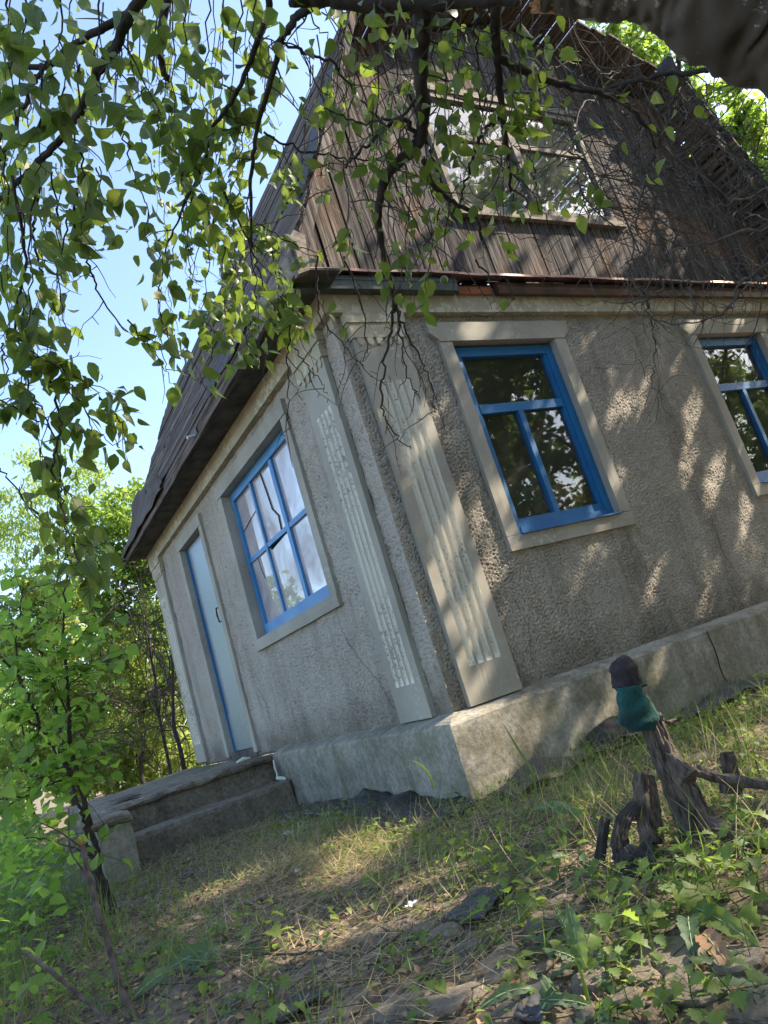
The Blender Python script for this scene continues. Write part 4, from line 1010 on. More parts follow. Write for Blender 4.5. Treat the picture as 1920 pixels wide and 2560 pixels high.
# leafy hanging strands
def strand(pp, d, dens=1.0, size=.06, r=.0022):
    pts = [at(u, v, d + random.uniform(-.06, .06)) for u, v in pp]; path = jag(smooth_path(pts, 7), .004); left = pp[0][0] < 760; size = size * (.90 if left else .76) * min(1, d / 2.0); dens *= (1.15 if left else 1.1); n = len(path)
    br.tube(path, [r * (1 - .6 * i / (n - 1)) for i in range(n)], 5)
    side_twigs(path, .085, .03, .11, .0013, 0)
    for i in range(1, n):
        for _ in range(3):
            if random.random() < .42 * dens: twig_leaves(path[i], Vector((0, 0, 0)), 1, size, .024)
S = [([(20, -10), (25, 130), (30, 260)], 1.7, 1.2), ([(60, -10), (50, 200), (40, 420)], 1.9, 1.2), ([(110, 100), (100, 300), (90, 480)], 1.75, 1.2), ([(150, -10), (160, 150), (160, 300)], 1.8, 1.3),
 ([(200, 160), (190, 420)], 1.85, 1.2), ([(250, -10), (235, 240)], 1.75, 1.2), ([(300, 60), (290, 330)], 1.9, 1.2), ([(340, -10), (350, 260)], 2.0, 1.1), ([(395, -10), (385, 200)], 1.9, 1.2),
 ([(430, -10), (440, 330)], 2.1, 1.1), ([(470, -10), (455, 260)], 2.0, 1.2), ([(520, -10), (500, 300)], 2.1, 1.1), ([(560, -10), (550, 260)], 2.2, 1.1), ([(600, -10), (570, 300)], 2.1, .9), ([(640, -10), (620, 140)], 2.1, .9),
 ([(-10, 280), (20, 500), (20, 700)], 1.8, 1.1), ([(50, 420), (60, 620), (60, 820)], 1.9, 1.1), ([(90, 480), (75, 700), (70, 900)], 1.75, .9), ([(130, 430), (150, 600), (150, 700)], 1.85, 1.1), ([(0, 680), (30, 860)], 1.8, .8),
 ([(5, 860), (20, 900), (30, 980)], 1.7, .8), ([(80, 880), (60, 960), (30, 1010)], 1.7, .8), ([(200, 380), (215, 520), (180, 620)], 1.8, 1.0), ([(170, 540), (150, 700), (170, 860)], 1.8, .6),
 ([(30, 840), (120, 900), (200, 950), (300, 990)], 1.7, 1.2), ([(120, 900), (190, 980), (240, 1080), (300, 1120)], 1.75, 1.0), ([(0, 1000), (100, 1060), (180, 1120)], 1.75, .8), ([(250, 1000), (300, 1050), (320, 1120)], 1.8, .6),
 ([(240, 420), (250, 520), (270, 600)], 2.0, .8), ([(300, 320), (340, 440), (370, 540), (370, 640)], 2.0, .8), ([(380, 250), (400, 360), (460, 440)], 2.1, 1.1), ([(440, 300), (460, 420), (500, 520)], 2.2, 1.1),
 ([(500, 280), (490, 400), (520, 540)], 2.1, 1.1), ([(560, 300), (545, 440), (530, 560)], 2.2, 1.1), ([(620, 200), (600, 400), (560, 520)], 2.15, .8), ([(680, 160), (650, 300), (620, 380)], 2.2, .5), ([(690, 380), (705, 450), (710, 480)], 2.2, .6),
 ([(400, 600), (395, 700), (400, 790)], 2.0, .5), ([(400, 780), (430, 850), (460, 900)], 1.9, .9), ([(320, 800), (370, 860), (430, 960)], 1.85, .8), ([(540, 540), (520, 660), (500, 800)], 2.2, .7), ([(500, 780), (540, 850), (500, 960)], 2.1, .8),
 ([(480, 480), (470, 620), (480, 700)], 2.2, .5), ([(580, 480), (590, 680), (600, 800)], 2.25, 1.2), ([(620, 520), (640, 700), (650, 880)], 2.2, 1.3), ([(660, 560), (690, 700), (700, 800)], 2.2, 1.1), ([(560, 600), (560, 740), (570, 830)], 2.3, 1.1), ([(640, 760), (620, 850), (640, 900)], 2.1, 1.0), ([(700, 740), (740, 790), (745, 830)], 2.0, .9),
 ([(150, 1180), (160, 1280), (175, 1340)], 1.65, 1.2), ([(175, 1340), (190, 1400), (210, 1440)], 1.6, 1.0), ([(160, 1360), (120, 1430)], 1.6, .7), ([(100, 1120), (130, 1200)], 1.7, .7), ([(200, 1360), (250, 1420)], 1.62, .9),
 ([(850, -10), (850, 150), (830, 300)], 2.0, .6), ([(900, -10), (890, 200), (860, 420)], 1.95, .6), ([(950, 40), (930, 300), (900, 460)], 1.95, .7), ([(1000, -10), (990, 200), (960, 350)], 1.9, .8), ([(1080, 100), (1090, 300), (1060, 500)], 1.9, .8),
 ([(1100, -10), (1110, 150), (1120, 300)], 1.8, .8), ([(1150, -10), (1140, 200), (1120, 380)], 1.85, .8), ([(1190, 60), (1200, 240), (1210, 420)], 1.8, .8), ([(1230, -10), (1270, 160), (1290, 300)], 1.9, .9), ([(1300, -10), (1300, 140), (1310, 260)], 1.8, 1.1), ([(1345, 60), (1350, 200), (1340, 320)], 1.9, .8),
 ([(1000, 340), (1020, 500), (1010, 700)], 1.95, .7), ([(1060, 390), (1080, 500), (1070, 620)], 1.95, .8), ([(960, 480), (1000, 620), (1030, 740)], 1.9, .6), ([(860, 400), (870, 560), (880, 640)], 2.1, .35), ([(1260, 330), (1290, 450), (1270, 560)], 1.95, .5),
 ([(1370, 100), (1400, 200), (1440, 320)], 2.1, .5), ([(1330, 420), (1340, 470), (1360, 520)], 2.0, .25), ([(1440, 440), (1455, 480), (1460, 520)], 1.9, .5), ([(930, -10), (1010, 60), (1080, 80)], 1.5, .7), ([(760, -10), (790, 60), (830, 120)], 1.8, .3), ([(640, 560), (760, 620), (820, 640)], 2.1, .25), ([(1100, 520), (1070, 700), (1060, 760)], 2.1, .3)]
for pp, d, dens in S: strand(pp, d, dens)
for pp, d, dens in S:
    if pp[0][0] < 740 and pp[0][1] < 620:
        du, dv_ = random.uniform(-45, 45), random.uniform(-30, 20); strand([(u + du + random.uniform(-12, 12), v + dv_) for u, v in pp], d + random.uniform(.5, 1.0), dens * .75, .058)
# bare side tangle over the gable
for _ in range(70):
    u, v = random.uniform(760, 1320), random.uniform(20, 560); d = random.uniform(1.9, 2.5); p = at(u, v, d); q = [p.copy()]
    vv = Vector((random.gauss(0, .5), random.gauss(0, .5), -1)).normalized(); n = random.randint(6, 14)
    for i in range(n): vv = (vv + Vector((random.gauss(0, .38), random.gauss(0, .38), random.gauss(-.08, .38)))).normalized(); p = p + vv * .028; q.append(p.copy())
    SPURS.tube(q, [.002 * (1 - .6 * i / n) for i in range(n + 1)], 4)
    for i in range(1, n):
        if random.random() < .4: SPURS.tube([q[i], q[i] + Vector((random.gauss(0, 1), random.gauss(0, 1), random.gauss(0, 1))).normalized() * .02], .0012, 4)
        if random.random() < .10: twig_leaves(q[i], vv, 1, .04)
br.obj('hanging_twigs', M['bark'], apple, smooth=True, fix=False)['kind'] = 'stuff'
SPURS.obj('small_spurs', M['twig'], apple, smooth=False, fix=False)['kind'] = 'stuff'
# crown above and right of the frame (shades the yard and wall)
NEAR = list(LEAVES)
def emit_leaves(items, name, tm, mat, parent):
    T = np.array([tuple(a[0]) for a in items]); Y = np.array([tuple(a[1]) for a in items]); Nn = np.array([tuple(a[2]) for a in items]); Sz = np.array([a[3] for a in items])
    o = scatter(name, tm[0], tm[1], T, frames(Y, Nn, Sz), mat, parent, True); o['kind'] = 'stuff'; return o
leaf_meshes = []
for i in range(6):
    tv, tf = leaf_tmpl(.52 + .04 * i, .10 + .06 * i, .05 + .10 * i, n=8); leaf_meshes.append(np_mesh('leaf', tv, tf, M['leaf_v'], True))
def proj(p):
    q = RM @ (np.array(p) - CAM); return q[0] / q[2] * F_PX + 960, q[1] / q[2] * F_PX + 1280, q[2]
def leaf_objs(items, meshes, parent, name='leaf'):
    for k, (p, y, nm, s) in enumerate(items):
        A = frames(np.array([tuple(y)]), np.array([tuple(nm)]), np.array([s]))[0]
        o = bpy.data.objects.new(name, meshes[k % len(meshes)]); COL.objects.link(o); o.parent = parent
        Mx = Matrix([list(A[0]) + [p.x], list(A[1]) + [p.y], list(A[2]) + [p.z], [0, 0, 0, 1]])
        o.matrix_parent_inverse = Matrix.Translation(-Vector(WL[parent.name])); o.matrix_basis = Mx
def rank(items):
    def key(a):
        u, v, z = proj(a[0]); vis = 0 < u < 1920 and 0 < v < 2560 and z > 0
        return -(a[3] / z if vis else 0)
    return sorted(items, key=key)
NEAR = rank(NEAR)
leaf_objs(NEAR[:298], leaf_meshes, apple)
emit_leaves(NEAR[298:], 'leaves', LT, M['leaf'], apple)
am = None
for (u, v, d) in ((504, 123, 2.0), (628, 228, 2.1), (655, 270, 2.1), (420, 270, 2.0), (560, 690, 2.2), (640, 905, 2.1), (575, 680, 2.2), (1110, 700, 2.0)):
    if am is None:
        bm = bmesh.new(); bmesh.ops.create_icosphere(bm, subdivisions=2, radius=.011); am = bpy.data.meshes.new('apple'); bm.to_mesh(am); bm.free(); am.materials.append(M['apple']); am.polygons.foreach_set('use_smooth', [True] * len(am.polygons))
    o = bpy.data.objects.new('apple', am); COL.objects.link(o); o.parent = apple; o.matrix_parent_inverse = Matrix.Translation(-Vector(WL['apple_tree'])); o.location = at(u, v, d)

def crown_leaves(centers, n, size, hang=.5):
    """clumped leaves: centers (x,y,z,rx,ry,rz)"""
    T = []
    per = n // len(centers)
    for (x, y, z, rx, ry, rz) in centers:
        ncl = max(6, per // 40); c = rnd_dirs(ncl) * (RNG.random((ncl, 1)) ** .45) * np.array([rx, ry, rz]) + np.array([x, y, z])
        idx = RNG.integers(0, ncl, per); sp = .16 * (rx + ry + rz) / 3 * .9
        T.append(c[idx] + RNG.normal(size=(per, 3)) * sp * np.array([1, 1, .75]))
    T = np.concatenate(T); k = len(T)
    Y = rnd_dirs(k) + np.array([0, 0, -hang]); Nn = rnd_dirs(k) + np.array([0, 0, .4]); Sz = size * RNG.uniform(.6, 1.3, k)
    return T, Y, Nn, Sz
GAPS = [(-.55, .1, -1.04, .18), (-.75, -.1, -1.04, .17), (-.95, -.3, -1.04, .14), (-.40, .05, -1.04, .12), (.1, -1.2, -1.06, .12), (-.7, -1.5, -1.06, .14), (-.9, -.9, -1.06, .12), (.6, -1.6, -1.06, .14), (-.1, -1.5, -1.06, .10), (1.82, 0, -.2, .065), (2.30, 0, -.36, .055), (2.10, 0, .98, .07), (2.45, 0, 1.12, .05), (2.85, 0, .35, .08), (3.0, 0, .05, .06), (2.65, 0, .55, .06), (2.9, 0, .9, .045),
        (1.35, 0, .02, .045), (.62, 0, .15, .05), (.34, 0, .95, .06), (.30, 0, .35, .05), (.2, 0, -.15, .05), (.12, -.12, -.85, .10), (.95, -.12, -.8, .06), (1.45, -.12, -.72, .05), (1.7, 0, .45, .05), (.75, 0, .55, .04), (.2, 0, 1.85, .06), (1.0, 0, 1.64, .04), (3.3, 0, 1.66, .07), (3.9, 0, 1.68, .06), (3.6, 0, 1.82, .06), (4.2, 0, 1.8, .06),
        (.22, -.02, 2.35, .16), (.25, -.02, 2.55, .18), (.40, -.02, 2.85, .20), (.55, -.02, 3.15, .20), (.75, -.02, 3.45, .20), (.9, -.02, 2.6, .12), (1.1, -.02, 2.9, .14), (1.05, -.02, 2.25, .09), (1.5, -.02, 2.25, .11), (1.75, -.02, 2.42, .10), (1.95, -.02, 2.2, .11), (2.2, -.02, 2.38, .12), (2.45, -.02, 2.2, .10), (2.7, -.02, 2.42, .10), (3.1, -.02, 2.5, .08), (.9, -.02, 3.8, .2), (1.4, -.02, 3.9, .2), (2.3, -.02, 2.52, .10), (1.3, -.02, 2.45, .10),
        (.3, -1.6, -1.06, .12), (-.5, -1.9, -1.07, .10), (-1.1, -1.2, -1.06, .10), (-1.4, -.9, -1.06, .14), (-.2, -2.0, -1.07, .08), (-1.0, -1.6, -1.06, .07), (1.4, -.6, -1.05, .12), (.9, -1.2, -1.05, .10), (-1.3, .4, -1.05, .10), (-.3, -1.0, -1.05, .08)]
def light_gaps(T, leaf):  # clears leaves of unseen crowns along sun rays to shape the dapples
    k = np.ones(len(T), bool); sv = np.array(SUN)
    for (x, y, z, rr_) in GAPS:
        d = T - np.array([x, y, z]); al = d @ sv; pe = np.linalg.norm(d - al[:, None] * sv, axis=1); k &= ~((al > .3) & (pe < rr_ * .8 + leaf * .45))
    return k
def crown_obj(centers, n, size, mat, parent, name='crown', tm=LQ, hang=.5, keep=None):
    T, Y, Nn, Sz = crown_leaves(centers, n, size, hang)
    if keep is not None:
        k = keep(T) & light_gaps(T, size); T, Y, Nn, Sz = T[k], Y[k], Nn[k], Sz[k]
    o = scatter(name, tm[0], tm[1], T, frames(Y, Nn, Sz), mat, parent, False); o['kind'] = 'stuff'; return o
def outside(T, pad=60):
    """parts of the crowns beside and above the picture area"""
    q = (T - CAM) @ RM.T; z = q[:, 2]; u = q[:, 0] / np.maximum(z, 1e-3) * F_PX + 960; v = q[:, 1] / np.maximum(z, 1e-3) * F_PX + 1280
    return (z < .05) | (u < -pad) | (u > 1920 + pad) | (v < -pad) | (v > 2560 + pad)
crown_obj([(-.6, -2.9, 2.2, 1.0, .9, .5), (.2, -3.3, 2.2, 1.2, 1.1, .6), (1.4, -3.2, 2.2, 1.3, 1.1, .6), (2.6, -3.2, 2.6, 1.2, 1.1, .6), (-.6, -4.8, 1.8, 1.3, 1.0, .7)], 7000, .07, M['leaf'], apple, 'upper_crown', LQ, .7, outside)

# ------------------------------------------------------------------ other trees
def tree(name, base, h, spread, centers, n, size, mat, label, trunk_r=.08, group=None, tm=LQ, hang=.5, bark=None, keep=None, limbs=7, cat='tree'):
    limbs = max(4, int(limbs * .6))
    r = root(name, base, label, cat, group); b = Vector(base)
    m = MB(); top = b + Vector((random.uniform(-.2, .2), random.uniform(-.2, .2), h))
    path = jag(smooth_path([b - Vector((0, 0, .2)), b + (top - b) * .35 + Vector((random.gauss(0, .08), random.gauss(0, .08), 0)), b + (top - b) * .7 + Vector((random.gauss(0, .1), random.gauss(0, .1), 0)), top], 4), .01)
    nn_ = len(path); m.tube(path, [trunk_r * (1 - .8 * i / (nn_ - 1)) for i in range(nn_)], 8, .3)
    for k in range(limbs):
        c = centers[k % len(centers)]; st_ = path[int(nn_ * random.uniform(.25, .8))]
        e_ = Vector((c[0] + random.gauss(0, c[3] * .5), c[1] + random.gauss(0, c[4] * .5), c[2] + random.gauss(0, c[5] * .5)))
        mid = (st_ + e_) / 2 + Vector((random.gauss(0, .12), random.gauss(0, .12), .12)); q = jag(smooth_path([st_, mid, e_], 5), .02)
        m.tube(q, [trunk_r * .3 * (1 - .85 * i / (len(q) - 1)) for i in range(len(q))], 5)
    m.obj('trunk', bark or M['bark'], r, smooth=True, fix=False)
    crown_obj(centers, n, size, mat, r, 'crown', tm, hang, keep)
    return r
def base_of(u, v, d):
    p = at(u, v, d); return (p.x, p.y, gz(p.x, p.y))
def cs(lst, d, r, rz=None):
    out = []
    for u, v in lst:
        p = at(u, v, d + random.uniform(-.5, .5)); k = random.uniform(.8, 1.2); out.append((p.x, p.y, p.z, r * k, r * k, (rz or r * .8) * k))
    return out
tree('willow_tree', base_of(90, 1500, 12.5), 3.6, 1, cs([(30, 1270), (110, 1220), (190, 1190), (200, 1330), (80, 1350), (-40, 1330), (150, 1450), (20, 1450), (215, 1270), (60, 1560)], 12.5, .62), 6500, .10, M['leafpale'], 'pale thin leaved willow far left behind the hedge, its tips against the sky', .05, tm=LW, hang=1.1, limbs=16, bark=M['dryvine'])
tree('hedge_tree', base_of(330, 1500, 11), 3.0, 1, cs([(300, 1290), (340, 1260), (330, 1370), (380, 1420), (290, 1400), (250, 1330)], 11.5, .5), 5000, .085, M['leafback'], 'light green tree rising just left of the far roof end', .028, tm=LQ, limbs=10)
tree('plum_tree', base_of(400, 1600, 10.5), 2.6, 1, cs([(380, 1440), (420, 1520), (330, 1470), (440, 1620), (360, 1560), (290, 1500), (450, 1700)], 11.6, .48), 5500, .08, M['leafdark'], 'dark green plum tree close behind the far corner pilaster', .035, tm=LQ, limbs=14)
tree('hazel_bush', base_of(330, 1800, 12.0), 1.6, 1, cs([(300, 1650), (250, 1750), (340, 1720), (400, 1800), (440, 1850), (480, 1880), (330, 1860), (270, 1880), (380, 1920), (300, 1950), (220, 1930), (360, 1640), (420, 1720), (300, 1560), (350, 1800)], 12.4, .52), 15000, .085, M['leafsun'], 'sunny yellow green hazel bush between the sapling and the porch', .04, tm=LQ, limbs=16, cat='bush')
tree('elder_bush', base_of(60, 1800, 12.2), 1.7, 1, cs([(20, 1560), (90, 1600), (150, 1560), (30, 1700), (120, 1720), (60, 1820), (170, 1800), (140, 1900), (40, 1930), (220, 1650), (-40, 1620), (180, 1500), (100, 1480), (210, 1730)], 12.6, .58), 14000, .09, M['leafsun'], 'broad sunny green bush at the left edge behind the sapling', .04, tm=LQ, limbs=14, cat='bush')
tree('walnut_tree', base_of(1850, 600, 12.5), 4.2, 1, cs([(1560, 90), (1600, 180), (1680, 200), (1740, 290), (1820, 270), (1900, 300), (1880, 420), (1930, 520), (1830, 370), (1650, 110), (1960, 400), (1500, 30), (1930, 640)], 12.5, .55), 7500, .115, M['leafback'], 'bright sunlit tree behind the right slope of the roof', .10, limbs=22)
# far wood seen as one mass
fw_c = []
for k in range(26):
    az = math.radians(66 + 34 * k / 25); dd = random.uniform(17, 24); fw_c.append((CAM[0] + math.cos(az) * dd, CAM[1] + math.sin(az) * dd, random.uniform(.2, 2.3), 1.6, 1.6, 1.6))
o = crown_obj(fw_c, 14000, .22, M['leafback'], None, 'far_thicket', LQ, .3); tag(o, 'mass of green thicket filling the distance behind the left bushes', 'thicket', kind='stuff')
# shade trees beside the picture
tree('garden_tree', (6.6, -2.4, -1.1), 4.0, 1, [(5.4, -1.2, 2.9, .9, .8, .8), (6.3, -1.7, 3.8, 1.0, .9, .8), (7.2, -1.6, 4.4, .9, 1.0, .8), (6.9, -2.2, 3.0, 1.0, .9, .9), (4.8, -1.9, 2.6, .8, .7, .6), (7.9, -2.2, 5.0, 1.0, 1.0, .9), (8.4, -1.9, 4.0, 1.0, .9, .9), (5.9, -2.6, 3.9, .9, .8, .8), (5.0, -2.6, 3.4, .8, .8, .7), (6.4, -1.5, 5.0, .8, .8, .7), (4.4, -2.9, 2.9, .8, .8, .6), (5.4, -3.4, 4.2, .9, .9, .7), (3.2, -2.4, 2.9, .9, .8, .7), (4.2, -2.2, 4.2, .9, .9, .9), (5.2, -2.0, 5.4, 1.0, .9, .9), (3.6, -3.4, 3.6, .9, .9, .7), (6.2, -2.6, 6.2, 1.1, .9, .9), (4.4, -1.4, 1.2, .6, .5, .6), (5.4, -1.9, 1.8, .9, .7, .8)], 25000, .12, M['leaf'], 'leafy garden tree right of the cottage front, outside the picture, dappling the wall', .12, keep=outside)
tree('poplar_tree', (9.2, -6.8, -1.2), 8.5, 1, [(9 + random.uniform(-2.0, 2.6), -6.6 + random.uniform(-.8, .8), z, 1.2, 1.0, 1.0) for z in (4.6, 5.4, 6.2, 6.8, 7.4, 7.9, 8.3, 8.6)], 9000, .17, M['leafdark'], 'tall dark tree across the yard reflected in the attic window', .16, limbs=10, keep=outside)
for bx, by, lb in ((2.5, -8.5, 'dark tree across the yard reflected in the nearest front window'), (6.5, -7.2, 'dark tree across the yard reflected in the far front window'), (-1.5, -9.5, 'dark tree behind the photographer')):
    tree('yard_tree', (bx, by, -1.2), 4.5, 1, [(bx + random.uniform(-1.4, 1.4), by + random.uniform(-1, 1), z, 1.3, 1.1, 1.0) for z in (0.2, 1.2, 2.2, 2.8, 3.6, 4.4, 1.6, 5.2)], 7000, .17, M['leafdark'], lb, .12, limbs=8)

o = crown_obj([(bx, -6.2 - abs(bx - 3) * .22, z, 1.2, .8, 1.0) for bx in np.linspace(-3, 28, 21) for z in (-.3, .9, 2.1, 3.3, 4.5, 5.6)], 52000, .22, M['leafdark'], None, 'shade_hedge', LQ, .3); tag(o, 'unseen hedge added across the yard to shade the front wall and darken window reflections', 'hedge', kind='stuff')  # unseen leaf mass added to darken the front wall and window reflections
# ------------------------------------------------------------------ dry vine tangle over the gable
vn = MB()
def wander(p, v, n, step, r, curl, grav=0.0, m=vn, k=4):
    q = [p.copy()]; c = Vector((random.gauss(0, 1), random.gauss(0, 1), random.gauss(0, 1))) * curl
    for i in range(n):
        v = (v + c + Vector((random.gauss(0, .16), random.gauss(0, .16), random.gauss(0, .16) - grav))).normalized(); p = p + v * step; q.append(p.copy())
        if random.random() < .12: c = Vector((random.gauss(0, 1), random.gauss(0, 1), random.gauss(0, 1))) * curl
    m.tube(q, [r * (1 - .55 * i / n) for i in range(n + 1)], k); return q
def inpoly(u, v, poly):
    c = False; j = len(poly) - 1
    for i in range(len(poly)):
        if (poly[i][1] > v) != (poly[j][1] > v) and u < (poly[j][0] - poly[i][0]) * (v - poly[i][1]) / (poly[j][1] - poly[i][1]) + poly[i][0]: c = not c
        j = i
    return c
TANG = [(1420, 120), (1560, 160), (1700, 250), (1920, 420), (1940, 720), (1800, 700), (1660, 640), (1500, 560), (1380, 420), (1380, 250)]
cnt = 0
while cnt < 330:
    u, v = random.uniform(1350, 1990), random.uniform(80, 760)
    if not inpoly(u, v, TANG): continue
    cnt += 1; p = at(u, v, random.uniform(3.9, 4.7)); p.y = min(p.y, -.42)
    wander(p, Vector((random.gauss(0, 1), random.gauss(0, .25), random.gauss(-.1, .6))).normalized(), random.randint(9, 22), .035, random.choice([.0017, .0022, .003, .0045]), .085, .015)
for pp in ([(1960, 560, 3.4), (1780, 600, 3.5), (1640, 640, 3.5), (1560, 700, 3.4)], [(1960, 460, 3.6), (1850, 500, 3.6), (1760, 520, 3.6), (1640, 560, 3.6)], [(1700, 110, 2.3), (1690, 220, 2.3), (1665, 320, 2.3), (1640, 360, 2.3), (1600, 520, 2.3), (1575, 640, 2.3), (1568, 690, 2.3)],
           [(1650, 340, 2.3), (1680, 420, 2.35), (1730, 460, 2.4), (1755, 480, 2.4), (1785, 525, 2.4)], [(1960, 640, 3.2), (1860, 700, 3.2), (1820, 770, 3.2), (1760, 800, 3.2), (1680, 810, 3.2), (1610, 790, 3.2)], [(1920, 690, 3.0), (1860, 720, 3.0), (1830, 760, 3.0), (1810, 770, 3.0)],
           [(1570, 690, 3.3), (1600, 720, 3.3), (1620, 760, 3.3), (1630, 820, 3.3), (1640, 880, 3.3), (1630, 960, 3.3), (1660, 990, 3.3)], [(1720, 700, 3.2), (1735, 740, 3.2), (1738, 785, 3.2)], [(1640, 680, 3.2), (1655, 720, 3.2), (1600, 760, 3.2), (1560, 745, 3.2)]):
    q = jag(smooth_path(pxpath(pp), 8), .006); n = len(q); vn.tube(q, [.0058 * (1 - .7 * i / (n - 1)) for i in range(n)], 6, .2)
    for a in q[::5]:
        for _ in range(2): wander(a, Vector((random.gauss(0, 1), random.gauss(0, .3), random.gauss(-.3, .7))).normalized(), random.randint(5, 12), .025, .0016, .15, .03)
for _ in range(34):
    u, v = random.uniform(1560, 1900), random.uniform(680, 930); p = at(u, v, random.uniform(3.2, 3.9))
    wander(p, Vector((random.gauss(0, 1), 0, random.gauss(-.3, .6))).normalized(), random.randint(6, 14), .022, .0013, .18, .03)
o = vn.obj('dry_vine', M['dryvine'], None, smooth=True, fix=False); tag(o, 'brown leafless tangle of dry vine hanging over the right half of the gable', 'vine', kind='stuff')
# dry thicket in the background
dv = MB()
for _ in range(170):
    u, v = random.uniform(230, 520), random.uniform(1620, 1900); p = at(u, v, random.uniform(10.4, 11.2))
    wander(p, Vector((random.gauss(0, .8), random.gauss(0, .5), random.gauss(.3, .7))).normalized(), random.randint(10, 24), .06, random.choice([.004, .006, .010]), .15, .02, dv)
for _ in range(60):
    u, v = random.uniform(280, 500), random.uniform(1380, 1650); p = at(u, v, random.uniform(9.6, 10.2))
    wander(p, Vector((1, random.gauss(0, .3), random.gauss(.5, .5))).normalized(), random.randint(10, 20), .06, random.choice([.005, .009]), .1, .02, dv)
o = dv.obj('dry_thicket', M['twig'], None, smooth=True, fix=False); tag(o, 'brown arching dry branches tangled in the bushes left of the door', 'dry branches', kind='stuff')

# ------------------------------------------------------------------ sapling
sap = root('sapling', tuple(ong(292, 2295)), 'young sapling with round bright green leaves standing left of the porch pillar', 'sapling')
SAPB = []
for pp, r0, r1 in (([(292, 2300, 4.35), (262, 2210, 4.33), (240, 2130, 4.3), (222, 2060, 4.3), (200, 1960, 4.3), (180, 1880, 4.3), (174, 1800, 4.3), (170, 1720, 4.3), (160, 1600, 4.3), (162, 1500, 4.3), (170, 1420, 4.3)], .019, .004),
                   ([(262, 2280, 4.25), (240, 2190, 4.24), (222, 2120, 4.22), (212, 2060, 4.22), (195, 2010, 4.2)], .012, .008),
                   ([(195, 1960, 4.3), (150, 1890, 4.3), (100, 1820, 4.3), (80, 1760, 4.3), (50, 1700, 4.3), (10, 1650, 4.3)], .012, .005),
                   ([(174, 1790, 4.3), (140, 1730, 4.3), (100, 1690, 4.3), (90, 1660, 4.3)], .006, .003), ([(100, 1820, 4.3), (50, 1790, 4.3), (0, 1780, 4.3)], .007, .004),
                   ([(50, 1700, 4.3), (40, 1600, 4.3), (50, 1520, 4.3), (60, 1470, 4.3)], .005, .003), ([(165, 1640, 4.3), (210, 1580, 4.3), (240, 1540, 4.3)], .004, .002), ([(168, 1720, 4.3), (210, 1680, 4.3), (235, 1650, 4.3)], .004, .002),
                   ([(190, 1930, 4.3), (130, 1960, 4.25), (60, 1990, 4.2), (-10, 2000, 4.2)], .006, .003), ([(180, 1880, 4.3), (220, 1830, 4.3)], .004, .002), ([(240, 2140, 4.25), (150, 2110, 4.1), (60, 2090, 4.1)], .004, .002)):
    path = jag(smooth_path(pxpath(pp), 6), .005); n = len(path)
    m = MB(); m.tube(path, [r0 + (r1 - r0) * i / (n - 1) for i in range(n)], 8 if r0 > .01 else 5, .2); m.obj('trunk' if r0 > .015 else 'branch', M['bark'], sap, smooth=True, fix=False); SAPB.append(path)
LEAVES = []
SP = MB()
for path in SAPB[:1] + SAPB[2:]:
    for i in range(len(path)):
        if path is SAPB[0] and i < 22: continue
        for _ in range(2):
            v = Vector((random.gauss(0, 1), random.gauss(0, 1), random.gauss(.15, .5))).normalized(); L = random.uniform(.04, .26); e_ = path[i] + v * L
            SP.tube([path[i], path[i] + v * L * .5 + Vector((0, 0, .01)), e_], .0014, 4)
            for k in range(random.choice([1, 1, 2])):
                q = path[i] + v * L * (1 - .3 * k)
                LEAVES.append((q, (Vector((random.gauss(0, .8), random.gauss(0, .8), random.gauss(-.35, .4))) + v * .5).normalized(), Vector((random.gauss(0, .5), random.gauss(0, .5), 1)), random.uniform(.045, .085)))
for _ in range(210):
    u = random.uniform(-20, 310); v = random.uniform(1440, 2150)
    if u > 250 and v > 1750: continue
    if u > 185 and v > 1960: continue
    p = at(u, v, random.uniform(4.0, 4.9))
    LEAVES.append((p, Vector((random.gauss(0, .8), random.gauss(0, .8), random.gauss(-.4, .4))).normalized(), Vector((random.gauss(0, .5), random.gauss(0, .5), 1)), random.uniform(.05, .085)))
SP.obj('small_twigs', M['twig'], sap, smooth=True, fix=False)['kind'] = 'stuff'
LEAVES = rank(LEAVES)
slm = []
for i in range(3):
    tv, tf = leaf_tmpl(.86, .12 + .04 * i, .12 + .08 * i, n=6); slm.append(np_mesh('leaf', tv, tf, M['leafsap_v'], True))
leaf_objs(LEAVES[:298], slm, sap)
LS = leaf_tmpl(.86, .15, .2, n=5)
emit_leaves(LEAVES[298:], 'leaves', LS, M['leafsap'], sap)
